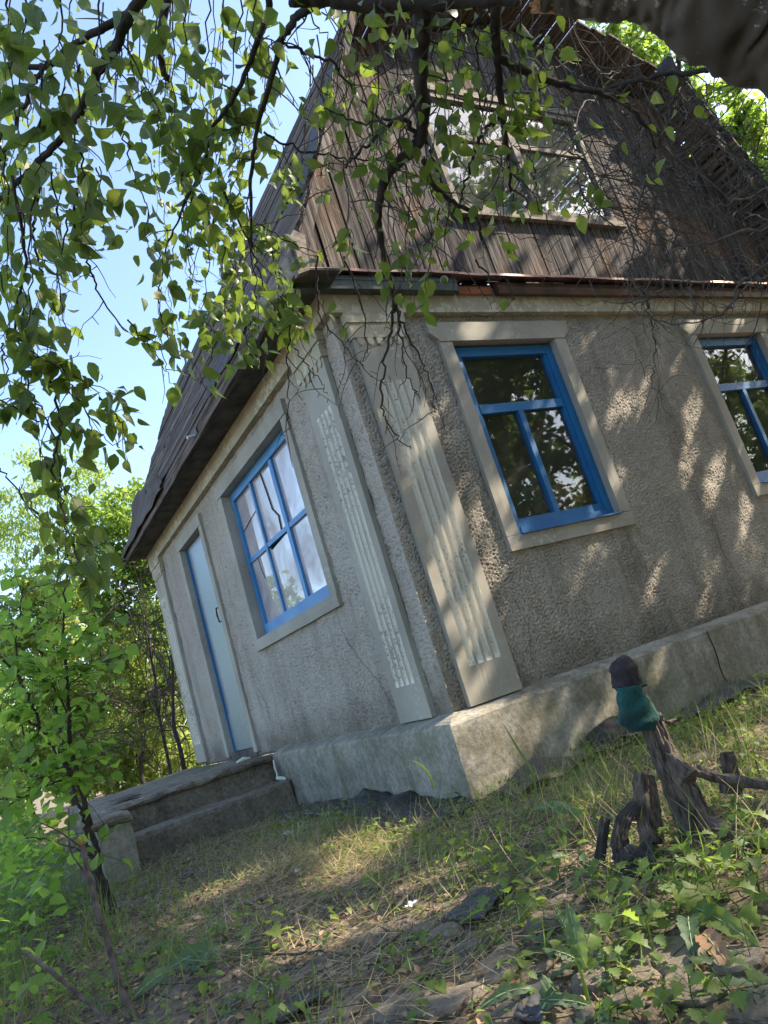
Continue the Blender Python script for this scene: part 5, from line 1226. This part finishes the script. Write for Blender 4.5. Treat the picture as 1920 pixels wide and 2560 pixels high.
# broken branch leaning in the foreground
bb = root('broken_branch', tuple(at(341, 2560, 2.75)), 'long thin dead branch with a splintered top leaning in front of the porch pillar', 'branch')
path = (smooth_path(pxpath([(355, 2600, 2.7), (335, 2540, 2.74), (300, 2470, 2.8), (287, 2420, 2.84), (262, 2330, 2.9), (240, 2260, 2.95), (222, 2190, 3.0), (206, 2115, 3.05)]), 6))
m = MB(); n = len(path); m.tube(path, [.012 - .004 * i / (n - 1) for i in range(n)], 9, .10); m.obj('stem', M['twig'], bb, smooth=True, fix=False)
m = MB()
for k in range(7):
    e_ = path[-1]; v = Vector((random.gauss(0, .5), random.gauss(0, .3), 1)).normalized(); m.tube([e_ - v * .01, e_ + v * random.uniform(.015, .05)], [.004, .001], 4)
m.obj('splintered_top', M['rawwood'], bb, fix=False)
for pp in ([(225, 2200, 3.0), (200, 2165, 3.0), (175, 2120, 3.0), (172, 2030, 3.0), (170, 2020, 3.0)], [(206, 2120, 3.05), (150, 2080, 3.03), (90, 2052, 3.0)], [(255, 2312, 2.9), (240, 2310, 2.9), (232, 2314, 2.9)]):
    m = MB(); q = smooth_path(pxpath(pp), 5); m.tube(q, [.004 * (1 - .6 * i / (len(q) - 1)) for i in range(len(q))], 5)
    m.obj('side_twig', M['twig'], bb, smooth=True, fix=False)
for lb, pp, r0 in (('reddish brown dead stick lying among weeds at the bottom left', [(60, 2380, 2.9), (130, 2430, 2.75), (190, 2480, 2.7), (250, 2540, 2.6), (290, 2600, 2.5)], .008), ('thin straight twig lying across the bare soil in the middle foreground', [(640, 2398, 0), (740, 2404, 0), (800, 2396, 0), (880, 2408, 0)], .005),
                   ('short pale stick beside the white paper scrap', [(715, 2130, 0), (735, 2112, 0), (745, 2105, 0)], .008), ('red brown stick lying at the bottom between flat stones', [(1170, 2540, 0), (1190, 2490, 0), (1200, 2460, 0)], .005),
                   ('broken stick curving beside the flat stone at lower right', [(1475, 2270, 0), (1530, 2275, 0), (1590, 2290, 0), (1650, 2300, 0)], .006), ('thin red twig pointing out of the weeds left of the stones', [(960, 2390, 0), (990, 2368, 0), (1012, 2350, 0)], .004)):
    pts = [at(*q) if q[2] else ong(q[0], q[1]) + Vector((0, 0, .02)) for q in pp]; q = jag(smooth_path(pts, 5), .0012)
    m = MB(); m.tube(q, [r0 * (1 - .5 * i / (len(q) - 1)) for i in range(len(q))], 6, .3); tag(m.obj('stick', M['twig'], None, smooth=True, fix=False), lb, 'stick')

# ------------------------------------------------------------------ weeds, each a thing with its leaves
def mesh_of(t, mat, name='leaf'): return np_mesh(name, t[0], t[1], mat, True)
LM_lob = [mesh_of(leaf_tmpl(.95, .12 + .05 * i, .15 + .12 * i, lobes=1, n=9), M['weed_v']) for i in range(3)]
LM_ov = [mesh_of(leaf_tmpl(.62, .15 + .05 * i, .15 + .1 * i, n=7), M['weed_v']) for i in range(3)]
LM_long = [mesh_of(leaf_tmpl(.27, .22 + .06 * i, .35 + .25 * i, lobes=1, n=13), M['thistle']) for i in range(3)]
def add_leaf(par, me, p, y, nm, s, name='leaf', w_=1.0):
    A = frames(np.array([tuple(y)]), np.array([tuple(nm)]), np.array([[s * w_, s, s]]))[0]
    o = bpy.data.objects.new(name, me); COL.objects.link(o); o.parent = par
    o.matrix_basis = Matrix([list(A[0]) + [p[0]], list(A[1]) + [p[1]], list(A[2]) + [p[2]], [0, 0, 0, 1]]); return o
def weed_proto(kind, name, meshes, label, cat, group):
    r = root(name, (0, 0, -5), label, cat, group); m = MB()
    if kind == 'bush':
        H = .13
        pts = [Vector((0, 0, -.02)), Vector((.01, .0, H * .4)), Vector((-.005, .012, H * .8)), Vector((.005, .02, H))]; m.tube(pts, [.003, .0025, .002, .0012], 5)
        LL = []
        for k in range(9):
            h = H * (.25 + .75 * k / 8); az = k * 2.4 + random.uniform(-.3, .3); L = .035 * (1.15 - .5 * k / 8) + .01
            b = Vector((0, 0, h)); e_ = b + Vector((math.cos(az) * L, math.sin(az) * L, .012)); m.tube([b, (b + e_) / 2 + Vector((0, 0, .006)), e_], .0011, 4)
            LL.append((e_, Vector((math.cos(az), math.sin(az), random.uniform(-.5, .1))), Vector((random.gauss(0, .25), random.gauss(0, .25), 1)), random.uniform(.036, .06) * (1.1 - .4 * k / 8)))
    elif kind == 'low':
        LL = []
        for k in range(6):
            az = k * 2.1 + random.uniform(-.4, .4); L = random.uniform(.02, .05); e_ = Vector((math.cos(az) * L, math.sin(az) * L, random.uniform(.015, .05))); m.tube([Vector((0, 0, -.01)), e_ * .5 + Vector((0, 0, .015)), e_], .0012, 4)
            LL.append((e_, Vector((math.cos(az), math.sin(az), random.uniform(-.3, .25))), Vector((random.gauss(0, .2), random.gauss(0, .2), 1)), random.uniform(.03, .05)))
    else:
        LL = []; m.tube([Vector((0, 0, -.02)), Vector((0, 0, .02))], .006, 6)
        for k in range(5):
            az = k * 1.35 + random.uniform(-.3, .3); LL.append((Vector((0, 0, .012)), Vector((math.cos(az), math.sin(az), random.uniform(.15, .9))), Vector((math.cos(az) * -.3, math.sin(az) * -.3, 1)), random.uniform(.10, .17)))
    me = m.mesh('stem', M['weed'], True); o = bpy.data.objects.new('stem', me); COL.objects.link(o); o.parent = r
    for i, (p, y, nm, s) in enumerate(LL): add_leaf(r, meshes[i % len(meshes)], p, y, nm, s)
    return r
AUTO = []
def dup(r, loc, rz, sc, label=None, group=None, tilt=(0, 0)):
    c = r.copy(); COL.objects.link(c); c.location = loc; c.rotation_euler = (tilt[0], tilt[1], rz); c.scale = (sc, sc, sc)
    if label: c['label'] = label
    if group: c['group'] = group
    elif label and 'group' in c: del c['group']
    for ch in list(r.children):
        k = ch.copy(); COL.objects.link(k); k.parent = c
    return c
G1, G2, G3 = 'lobed leaf weeds sprouting in the yard', 'small round leaf seedlings in the yard', 'jagged rosette weeds in the yard'
protoA = [weed_proto('bush', 'leafy_weed', LM_lob, 'upright yellow green weed with lobed toothed leaves on the stony yard', 'weed', G1) for _ in range(3)]
protoB = [weed_proto('low', 'seedling', LM_ov, 'low green seedling with small oval leaves in the leaf litter', 'weed', G2) for _ in range(2)]
protoC = [weed_proto('rosette', 'thistle_rosette', LM_long, 'rosette weed with long jagged blue green leaves', 'weed', G3) for _ in range(2)]
def put(protos, lst, lab=None):
    for k, it in enumerate(lst):
        u, v, s = it[:3]; p = ong(u, v); r = protos[k % len(protos)]
        if not r.get('used'): r['used'] = 1
        c_ = dup(r, (p.x, p.y, gz(p.x, p.y) - .003), random.uniform(0, 6.28), s * .72 * random.uniform(.8, 1.15), it[3] if len(it) > 3 else None, None, (random.uniform(-.25, .25), random.uniform(-.25, .25)))
        if len(it) < 4: AUTO.append((c_, u, v))
put(protoA, [(850, 2080, 1.6, 'leafy vine seedling with three broad leaves in front of the black tar paper'), (940, 2100, 1.1), (1150, 2150, 1.0), (1190, 2200, 1.0), (1290, 2230, 1.3, 'dense clump of green weed left of the felt scrap and big stone'), (1330, 2290, 1.1), (1270, 2170, .9), (1400, 2200, 1.0),
             (1500, 2260, 1.2), (1545, 2250, 1.2), (1380, 2130, .9), (1600, 2360, 1.1), (1560, 2335, 1.0), (1650, 2290, 1.5, 'tall pale green weed with drooping lobed leaves below the stump'), (1700, 2320, 1.4), (1740, 2270, 1.5), (1650, 2390, 1.1), (1790, 2250, 1.2), (1860, 2310, 1.3), (1900, 2250, 1.3), (1850, 2200, 1.2), (1780, 2180, 1.2),
             (1310, 2480, .8), (1230, 2380, .7), (1255, 2350, .7), (1060, 2400, .8), (1000, 2430, .7), (1740, 2530, .8), (1860, 2545, 1.0), (1680, 2530, .7), (330, 2470, 1.0), (200, 2500, 1.3), (245, 2530, 1.1), (440, 2420, .9), (560, 2360, 1.0), (620, 2300, .9), (690, 2520, 1.0), (820, 2380, .7), (940, 2220, .7), (1890, 2120, 1.3),
             (1905, 1960, 1.3), (1850, 1900, 1.2), (700, 2560, 1.1), (110, 2440, 1.3), (60, 2330, 1.6), (120, 2300, 1.6), (1380, 2340, .8), (1520, 2470, .8), (1600, 2550, .9), (1420, 2120, 1.0), (1460, 2100, 1.0)])
put(protoB, [(random.uniform(300, 1920), random.uniform(2080, 2560), random.uniform(.5, 1.0)) for _ in range(26)])
put(protoB, [(random.uniform(1650, 1920), random.uniform(1800, 2100), random.uniform(.8, 1.3)) for _ in range(6)])
put(protoC, [(1470, 2170, 1.0), (1560, 2200, 1.0), (1800, 2420, 1.0, 'thistle rosette with a half yellowed leaf at the right beside flat stones'), (1900, 2480, 1.0), (1280, 2130, .8), (1200, 2130, .8), (400, 2380, 1.1), (520, 2420, 1.1), (300, 2520, 1.2), (640, 2380, .8), (1350, 2060, .7), (1500, 2540, .8)])
for r in protoA + protoB + protoC:           # the patterns themselves stand in the yard too
    uu_, vv_ = random.uniform(500, 1700), random.uniform(2280, 2500); p = ong(uu_, vv_); r.location = (p.x, p.y, gz(p.x, p.y)); AUTO.append((r, uu_, vv_))
    if 'used' in r: del r['used']
# the tall sow thistle sprig at lower right
sw = root('sow_thistle', tuple(ong(1480, 2540)), 'single upright sow thistle with one long pale ribbed leaf in the lower right foreground', 'weed')
def place_local(par, me_name, mb_, mat, smooth=True): return mb_.obj(me_name, mat, par, smooth=smooth, fix=False)
m = MB(); b0 = ong(1475, 2520); stem = smooth_path([b0, at(1455, 2440, (b0 - Vector(CAM)).length - .02), at(1425, 2350, (b0 - Vector(CAM)).length - .03), at(1390, 2285, (b0 - Vector(CAM)).length - .02)], 6); m.tube(stem, [.0045 * (1 - .6 * i / (len(stem) - 1)) for i in range(len(stem))], 7); place_local(sw, 'stem', m, M['weed'])
D0 = (b0 - Vector(CAM)).length
def long_leaf(par, a, b, wd, mat, bow=.02, name='leaf', n=14):
    """a long wavy leaf from a to b with a raised pale rib"""
    a = Vector(a); b = Vector(b); t = (b - a).normalized(); view = ((a + b) / 2 - Vector(CAM)).normalized(); sd = t.cross(Vector((0, 0, 1)) * .4 - view * .8).normalized(); nn_ = sd.cross(t).normalized()
    if nn_.z < 0: nn_ = -nn_
    L = (b - a).length; vs = []
    for i in range(n + 1):
        f = i / n; hw = wd * (math.sin(math.pi * f ** 1.15) ** .7) * (1.12 if i % 2 else .88) if 0 < i < n else .001
        c = a + (b - a) * f + nn_ * (bow * math.sin(math.pi * f))
        for s in (-1, -.5, 0, .5, 1): vs.append(c + sd * (s * hw) + nn_ * (abs(s) * hw * .35 + .004 * math.sin(i * 2.1 + s * 2)))
    m = MB(); m.add(vs, [(i * 5 + j, i * 5 + j + 1, i * 5 + 6 + j, i * 5 + 5 + j) for i in range(n) for j in range(4)]); o = m.obj(name, mat, par, smooth=True, fix=False)
    m = MB(); rb = [a + (b - a) * (i / n) + nn_ * (bow * math.sin(math.pi * i / n) + .0012) for i in range(n + 1)]; m.tube(rb, [.0022 * (1 - .7 * i / n) for i in range(n + 1)], 5); m.obj('rib', M['rib'], o, smooth=True, fix=False)
    return o
long_leaf(sw, at(1462, 2430, D0 - .03), at(1420, 2258, D0 - .06), .018, M['thistle'])
long_leaf(sw, at(1440, 2400, D0 - .03), at(1378, 2375, D0 - .06), .012, M['thistle'], .006)
long_leaf(sw, at(1425, 2340, D0 - .03), at(1388, 2270, D0 - .02), .006, M['thistle'], .004)
long_leaf(sw, at(1500, 2530, D0 - .01), at(1350, 2500, D0 - .06), .012, M['thistle'], .02)
for lb, (u0, v0), (u1, v1), wd, mt in (('pale serrated leaf lying flat in front of the side stubs of the stump', (1310, 2205), (1420, 2155), .022, 'thistle'), ('long pale green leaf lying left of the stump', (1330, 2040), (1475, 2050), .025, 'thistle'), ('broad long leaf hanging to the right edge of the yard', (1720, 2290), (1915, 2400), .024, 'weed'),
                                       ('half yellow withered leaf between flat stones at lower right', (1765, 2370), (1840, 2450), .022, 'litter'), ('dark green ribbed leaf beside the withered one', (1735, 2320), (1745, 2420), .022, 'thistle'), ('long wilted leaf at the bottom edge', (1200, 2555), (1345, 2500), .012, 'thistle'),
                                       ('large drooping blue green leaf in the weeds at lower left', (410, 2450), (560, 2380), .03, 'thistle'), ('wilted grey green leaf at the bottom edge', (1360, 2560), (1410, 2520), .03, 'thistle'), ('narrow cut leaf lying among litter at left', (330, 2520), (440, 2440), .022, 'thistle')):
    a, b = ong(u0, v0) + Vector((0, 0, .02)), ong(u1, v1) + Vector((0, 0, .02)); r = root('fallen_leaf', tuple(a), lb, 'leaf'); long_leaf(r, a, b, wd, M[mt], .03)

# ------------------------------------------------------------------ stones, litter, paper
SG = 'loose grey brown stones in the foreground'
stm = []
for i in range(5):
    bm = bmesh.new(); bmesh.ops.create_icosphere(bm, subdivisions=3, radius=1)
    for v_ in bm.verts:
        q = v_.co.copy(); v_.co = Vector((q.x, q.y * random.uniform(.98, 1.0), q.z)) * (1 + .30 * noise.noise(q * 1.1 + Vector((i * 7, 0, 0))) + .10 * noise.noise(q * 3.5 + Vector((0, i * 7, 0))) + .03 * noise.noise(q * 9))
        v_.co.z = max(-.5, min(.55 + .1 * noise.noise(q * 2), v_.co.z))
    me = bpy.data.meshes.new('stone'); bm.to_mesh(me); bm.free(); me.materials.append(M['stone']); stm.append(me)
for k, it in enumerate([(1370, 2320, .062, .045, 'large rounded grey stone behind the upright sow thistle'), (1490, 2470, .045, .045, 'pale angular stone at the foot of the sow thistle'), (1680, 2400, .075, .03), (1850, 2410, .06, .03), (1362, 2432, .022, .022, 'small upright stone left of the sow thistle stem'), (1120, 2340, .055, .03), (1065, 2330, .05, .03),
                        (1010, 2525, .07, .03), (1130, 2520, .085, .035, 'largest flat brown stone at the bottom centre'), (1240, 2420, .08, .02), (1465, 2545, .028, .03), (930, 2400, .05, .018), (560, 2300, .07, .02), (640, 2250, .07, .018), (505, 2290, .05, .018), (700, 2215, .05, .012), (1450, 2285, .03, .022), (1600, 2440, .05, .02), (1760, 2480, .07, .02), (1330, 2360, .03, .018),
                        (1410, 2310, .035, .025), (900, 2500, .05, .018), (850, 2540, .06, .02), (1560, 2500, .04, .02), (1280, 2540, .04, .02), (620, 2170, .04, .012), (760, 2240, .05, .012), (680, 2140, .04, .01), (480, 2240, .04, .012), (1180, 2370, .04, .02), (1700, 2460, .04, .02), (1900, 2530, .06, .02), (1500, 2350, .03, .018), (1440, 2350, .02, .015)]):
    u, v, sx, sz = it[:4]; p = ong(u, v); o = bpy.data.objects.new('stone', stm[k % 5]); COL.objects.link(o)
    o.location = (p.x, p.y, gz(p.x, p.y) + sz * .12); o.scale = (sx, sx * random.uniform(.6, .9), sz); o.rotation_euler = (random.uniform(-.15, .15), random.uniform(-.15, .15), random.uniform(0, 6.28))
    if len(it) > 4: tag(o, it[4], 'stone')
    else: tag(o, 'x', 'stone', SG); AUTO.append((o, u, v))
def paper(name, u, v, s, lb, mat='paper', rz=0):
    c = ong(u, v); m = MB(); vs = []
    for i in range(6):
        for j in range(4):
            p, q = (i / 5 - .5) * s, (j / 3 - .5) * s * .45; vs.append((c.x + p * math.cos(rz) - q * math.sin(rz), c.y + p * math.sin(rz) + q * math.cos(rz), gz(c.x, c.y) + .02 + .25 * s * noise.noise(Vector((i * .6, j * .8, u)))))
    m.add(vs, [(i * 4 + j, i * 4 + 4 + j, i * 4 + 5 + j, i * 4 + 1 + j) for i in range(5) for j in range(3)]); o = m.obj(name, M[mat], None, smooth=False, fix=False); so_ = o.modifiers.new('thickness', 'SOLIDIFY'); so_.thickness = .002; tag(o, lb, 'paper')
paper('paper_scrap', 722, 2090, .12, 'crumpled white paper scrap on the mossy ground below the steps', rz=1.9)
paper('paper_scrap', 745, 2188, .05, 'small white scrap lying on the dry grass', rz=1)
paper('paper_scrap', 1035, 2275, .045, 'white torn scrap beside the felt piece', rz=.3)
for k, (u, v, sx, sy) in enumerate(((600, 2160, .22, .10), (650, 2110, .16, .07), (560, 2200, .12, .05), (730, 2075, .10, .05), (425, 2230, .08, .04), (360, 2235, .06, .04), (510, 2225, .08, .03))):
    c = ong(u, v); m = MB(); n = 16; vs = []
    for i in range(n + 1):
        for j in range(n + 1):
            p, q = (i / n - .5) * 2, (j / n - .5) * 2; rr = math.hypot(p, q); x = c.x + p * sy; y = c.y + q * sx
            vs.append((x, y, gz(x, y) + .022 * max(-.6, 1 - rr * 1.1) + .012 * noise.noise(Vector((x * 40, y * 40, k)))))
    m.add(vs, [(i * (n + 1) + j, (i + 1) * (n + 1) + j, (i + 1) * (n + 1) + j + 1, i * (n + 1) + j + 1) for i in range(n) for j in range(n)])
    o = m.obj('moss', M['moss'], None, smooth=True, fix=False); tag(o, 'patch of yellow green moss on the dark ground below the steps', 'moss', 'moss patches below the steps', 'stuff')

def ground_pts(n, x0, x1, y0, y1, dens):
    out = []
    while len(out) < n:
        x, y = random.uniform(x0, x1), random.uniform(y0, y1)
        if x > -.13 and y > -.13: continue
        if -1.66 < x < -.1 and y > 1.74 and (y > 2.28 or x < -1.38): continue
        if random.random() < dens(x, y): out.append((x, y, gz(x, y)))
    return np.array(out)
def clump(x, y, sc, seed): return max(0, min(1, .5 + 1.4 * noise.noise(Vector((x * sc, y * sc, seed)))))
def stuff(name, tm, P_, Y, Nn, S_, mat, label, cat, smooth=True):
    o = scatter(name, tm[0], tm[1], P_, frames(Y, Nn, S_), mat, None, smooth); return tag(o, label, cat, kind='stuff')
LS2 = leaf_tmpl(.7, .15, .2, n=4)
# standing grass
P1 = ground_pts(2600, -2.6, 2.6, -2.8, 3.5, lambda x, y: clump(x, y, 2.3, 1) * (1 - .85 * math.exp(-(((x + .7) / .5) ** 2 + ((y - .4) / 1.0) ** 2))) * (.25 if x > -1.5 else .9)); k = len(P1)
stuff('grass', BL, P1, np.c_[RNG.normal(0, .35, k), RNG.normal(0, .35, k), np.ones(k)], rnd_dirs(k) * [1, 1, .1], np.c_[RNG.uniform(.0022, .005, k), RNG.uniform(.04, .14, k), RNG.uniform(.03, .1, k)], M['grass'], 'thin green grass growing in tufts over the yard', 'grass')
P1 = ground_pts(3400, -3.4, -1.45, -.9, 5.0, lambda x, y: clump(x, y, 1.8, 5) * (1 if x < -1.7 else .08)); k = len(P1)
stuff('tall_grass', BL, P1, np.c_[RNG.normal(0, .3, k), RNG.normal(0, .3, k), np.ones(k)], rnd_dirs(k) * [1, 1, .1], np.c_[RNG.uniform(.003, .007, k), RNG.uniform(.08, .34, k), RNG.uniform(.08, .34, k)], M['grass'], 'tall uncut grass in front of and around the sapling at left', 'grass')
P1 = ground_pts(1500, -.9, 1.6, -2.1, -.35, lambda x, y: clump(x, y, 3, 8) * (1 if x > -.3 else .25)); k = len(P1)
stuff('tall_grass', BL, P1, np.c_[RNG.normal(0, .5, k), RNG.normal(0, .5, k), np.ones(k)], rnd_dirs(k) * [1, 1, .1], np.c_[RNG.uniform(.002, .005, k), RNG.uniform(.08, .26, k), RNG.uniform(.05, .25, k)], M['grass'], 'loose grass stalks round the vine stump at right', 'grass')
# straw
P1 = ground_pts(16500, -1.6, .6, -1.9, 1.9, lambda x, y: .16 + math.exp(-(((x + .75) / .38) ** 2 + ((y - .45) / .85) ** 2)) * 1.2); k = len(P1); P1[:, 2] += RNG.uniform(.004, .03, k)
stuff('straw', BL, P1, np.c_[RNG.normal(.2, .8, k), RNG.normal(-.5, .8, k), RNG.normal(.10, .16, k)], rnd_dirs(k) * .3 + [0, 0, 1], np.c_[RNG.uniform(.0012, .0028, k), RNG.uniform(.05, .18, k), RNG.uniform(.03, .06, k)], M['straw'], 'flattened dry straw in the middle of the yard', 'straw')
P1 = ground_pts(1500, -1.2, 2.2, -2.2, -.2, lambda x, y: clump(x, y, 2, 3)); k = len(P1); P1[:, 2] += RNG.uniform(.004, .03, k)
stuff('cut_grass', BL, P1, np.c_[RNG.normal(.8, .6, k), RNG.normal(0, .6, k), RNG.normal(.12, .2, k)], rnd_dirs(k) * .3 + [0, 0, 1], np.c_[RNG.uniform(.002, .005, k), RNG.uniform(.06, .2, k), RNG.uniform(.03, .08, k)], M['grass'], 'cut green grass lying loosely left of the stump', 'grass')
P1 = ground_pts(420, -.6, 1.6, -2.3, -.8, lambda x, y: clump(x, y, 2.5, 13)); k = len(P1); P1[:, 2] += .01
stuff('dry_stalks', BL, P1, np.c_[RNG.normal(0, .8, k), RNG.normal(0, .8, k), np.full(k, .9)], rnd_dirs(k), np.c_[RNG.uniform(.0018, .0035, k), RNG.uniform(.1, .3, k), RNG.uniform(.1, .3, k)], M['straw'], 'dry bent stalks sticking up behind the stump', 'stalks')
# dead leaves, twigs, pebbles
P1 = ground_pts(8500, -2.3, 2.2, -2.7, 2.2, lambda x, y: .25 + .75 * clump(x, y, 3.1, 21)); k = len(P1); P1[:, 2] += RNG.uniform(.002, .016, k)
stuff('dead_leaves', LT3, P1, rnd_dirs(k) * [1, 1, .35], rnd_dirs(k) * .5 + [0, 0, 1], RNG.uniform(.012, .034, k), M['litter'], 'brown dead leaf litter scattered over the soil', 'leaf litter')
P1 = ground_pts(3000, -2.4, 2.4, -2.8, 2.2, lambda x, y: clump(x, y, 2.7, 31) ** 1.5); k = len(P1); P1[:, 2] += RNG.uniform(.006, .045, k)
stuff('ground_cover', LT3, P1, rnd_dirs(k) * [1, 1, .35], rnd_dirs(k) * .5 + [0, 0, 1], RNG.uniform(.012, .030, k), M['weed'], 'small creeping green leaves covering patches of the yard', 'ground cover')
P1 = ground_pts(3200, -2.3, 2.2, -2.7, 2.3, lambda x, y: .5); k = len(P1); P1[:, 2] += RNG.uniform(.003, .016, k)
CY = (np.array([(-.5, 0, -.3), (.5, 0, -.3), (0, 0, .6), (-.35, 1, -.2), (.35, 1, -.2), (0, 1, .5)]), np.array([(0, 1, 4, 3), (1, 2, 5, 4), (2, 0, 3, 5)]))
stuff('small_twigs', CY, P1, rnd_dirs(k) * [1, 1, .12], rnd_dirs(k) * .3 + [0, 0, 1], np.c_[RNG.uniform(.0015, .004, k), RNG.uniform(.03, .15, k), RNG.uniform(.0015, .004, k)], M['twig'], 'thin fallen twigs scattered over the soil', 'twigs')
bm = bmesh.new(); bmesh.ops.create_icosphere(bm, subdivisions=1, radius=1)
pv = np.array([tuple(v_.co * (1 + .25 * noise.noise(v_.co * 2))) for v_ in bm.verts]); pf = np.array([[q.index for q in f.verts] for f in bm.faces]); bm.free()
P1 = ground_pts(1500, -2.2, 2.0, -2.7, 2.3, lambda x, y: clump(x, y, 2.0, 41)); k = len(P1); sz = RNG.uniform(.004, .016, k)
stuff('pebbles', (pv, pf), P1, rnd_dirs(k) * [1, 1, .1], rnd_dirs(k) * .2 + [0, 0, 1], np.c_[sz, sz * .8, sz * .55], M['stone'], 'small pebbles and rubble scattered in the soil', 'pebbles', False)
P1 = ground_pts(7000, -2.3, 2.1, -2.75, 2.0, lambda x, y: .3 + clump(x, y, 2.6, 61)); k = len(P1); sz = RNG.uniform(.003, .011, k)
stuff('soil_crumbs', (pv, pf), P1, rnd_dirs(k) * [1, 1, .1], rnd_dirs(k) * .2 + [0, 0, 1], np.c_[sz, sz * .8, sz * .7], M['ground'], 'loose crumbs of soil all over the bare ground', 'soil', False)
P1 = ground_pts(3800, -2.3, 2.3, -2.75, 1.6, lambda x, y: clump(x, y, 2.0, 71) ** 1.3 * (1 if x > -.8 else .15)); k = len(P1); P1[:, 2] += RNG.uniform(.01, .06, k)
stuff('ground_cover', LS2, P1, rnd_dirs(k) * [1, 1, .4], rnd_dirs(k) * .5 + [0, 0, 1], RNG.uniform(.018, .042, k), M['weed'], 'taller clumps of small bright leaves among the weeds', 'ground cover')
P1 = ground_pts(5200, -5.5, -.3, 6.0, 13.0, lambda x, y: 1); k = len(P1); P1[:, 2] += RNG.uniform(.0, .9, k)
stuff('undergrowth', LS2, P1, rnd_dirs(k) * [1, 1, .5], rnd_dirs(k) * .5 + [0, 0, 1], RNG.uniform(.07, .14, k), M['leafsun'], 'low sunny undergrowth beyond the porch at the far left', 'undergrowth')
# undergrowth at the left, below the sapling
P1 = ground_pts(8000, -4.5, -1.5, -.6, 8.5, lambda x, y: (.3 + clump(x, y, 1.2, 51)) * (1 if x < -1.78 + (.0 if y > 1.5 else -.12 * (1.5 - y)) else 0)); k = len(P1); P1[:, 2] += RNG.uniform(.03, .5, k)
stuff('undergrowth', LS, P1, rnd_dirs(k) * [1, 1, .5], rnd_dirs(k) * .5 + [0, 0, 1], RNG.uniform(.03, .08, k), M['leafsap'], 'leafy undergrowth left of the porch pillar', 'undergrowth')
# blades rising beside the plinth
for lb, pp in (('single broad grass blade arching up against the left plinth', [(1085, 1985, 3.62), (1078, 1950, 3.62), (1060, 1920, 3.62), (1040, 1906, 3.62), (1030, 1902, 3.62)]), ('slender grass stalk leaning in front of the front plinth', [(1345, 2010, 3.3), (1330, 1930, 3.3), (1300, 1880, 3.3), (1255, 1805, 3.3)])):
    q = smooth_path(pxpath(pp), 5); n = len(q); right = Vector(RM[0]) ; m = MB(); vs = []
    for i in range(n):
        w_ = .006 * math.sin(math.pi * (.12 + .86 * i / (n - 1))); t = (q[min(i + 1, n - 1)] - q[max(0, i - 1)]).normalized(); s_ = t.cross(Vector(RM[2])).normalized(); vs += [q[i] - s_ * w_, q[i] + Vector(RM[2]) * .001, q[i] + s_ * w_]
    m.add(vs, [(i * 3 + j, i * 3 + j + 1, i * 3 + 4 + j, i * 3 + 3 + j) for i in range(n - 1) for j in range(2)]); tag(m.obj('grass_blade', M['grass'], None, smooth=True, fix=False), lb, 'grass blade')

# what singles each weed and stone out: the landmark it lies nearest to
LAND = [('the vine stump', 1680, 2060), ('the black tar paper', 880, 2050), ('the porch pillar', 300, 2150), ('the foreground felt scrap', 1200, 2275), ('the upright sow thistle', 1440, 2440), ('the crumpled paper scrap', 722, 2090), ('the withered leaf', 1800, 2410),
        ('the largest flat stone', 1130, 2520), ('the big drooping leaf', 480, 2415), ('the thin straight twig', 760, 2400), ('the teal sock', 1590, 1760), ('the leaning broken branch', 290, 2430)]
KIND = {G1: 'lobed yellow green weed', G2: 'small oval leaf seedling', G3: 'long leaved jagged rosette', SG: 'flat weathered stone'}
RANK = ['nearest', 'second nearest', 'third nearest', 'fourth nearest', 'fifth nearest', 'sixth nearest', 'seventh nearest', 'eighth nearest', 'ninth nearest', 'tenth nearest']
buck = {}
for o_, u, v in AUTO:
    nm_, lu, lv = min(LAND, key=lambda q: math.hypot(q[1] - u, q[2] - v)); du, dv_ = u - lu, v - lv
    side_ = ('right of' if du > 0 else 'left of') if abs(du) > abs(dv_) else ('in front of' if dv_ > 0 else 'behind')
    buck.setdefault((o_['group'], nm_, side_), []).append((math.hypot(du, dv_), len(buck), o_))
for (g_, nm_, side_), lst in buck.items():
    for k, (_, _, o_) in enumerate(sorted(lst, key=lambda q: q[0])):
        o_['label'] = KIND[g_] + ' ' + side_ + ' ' + nm_ + (', ' + RANK[min(k, 9)] + ' to it' if len(lst) > 1 else '')
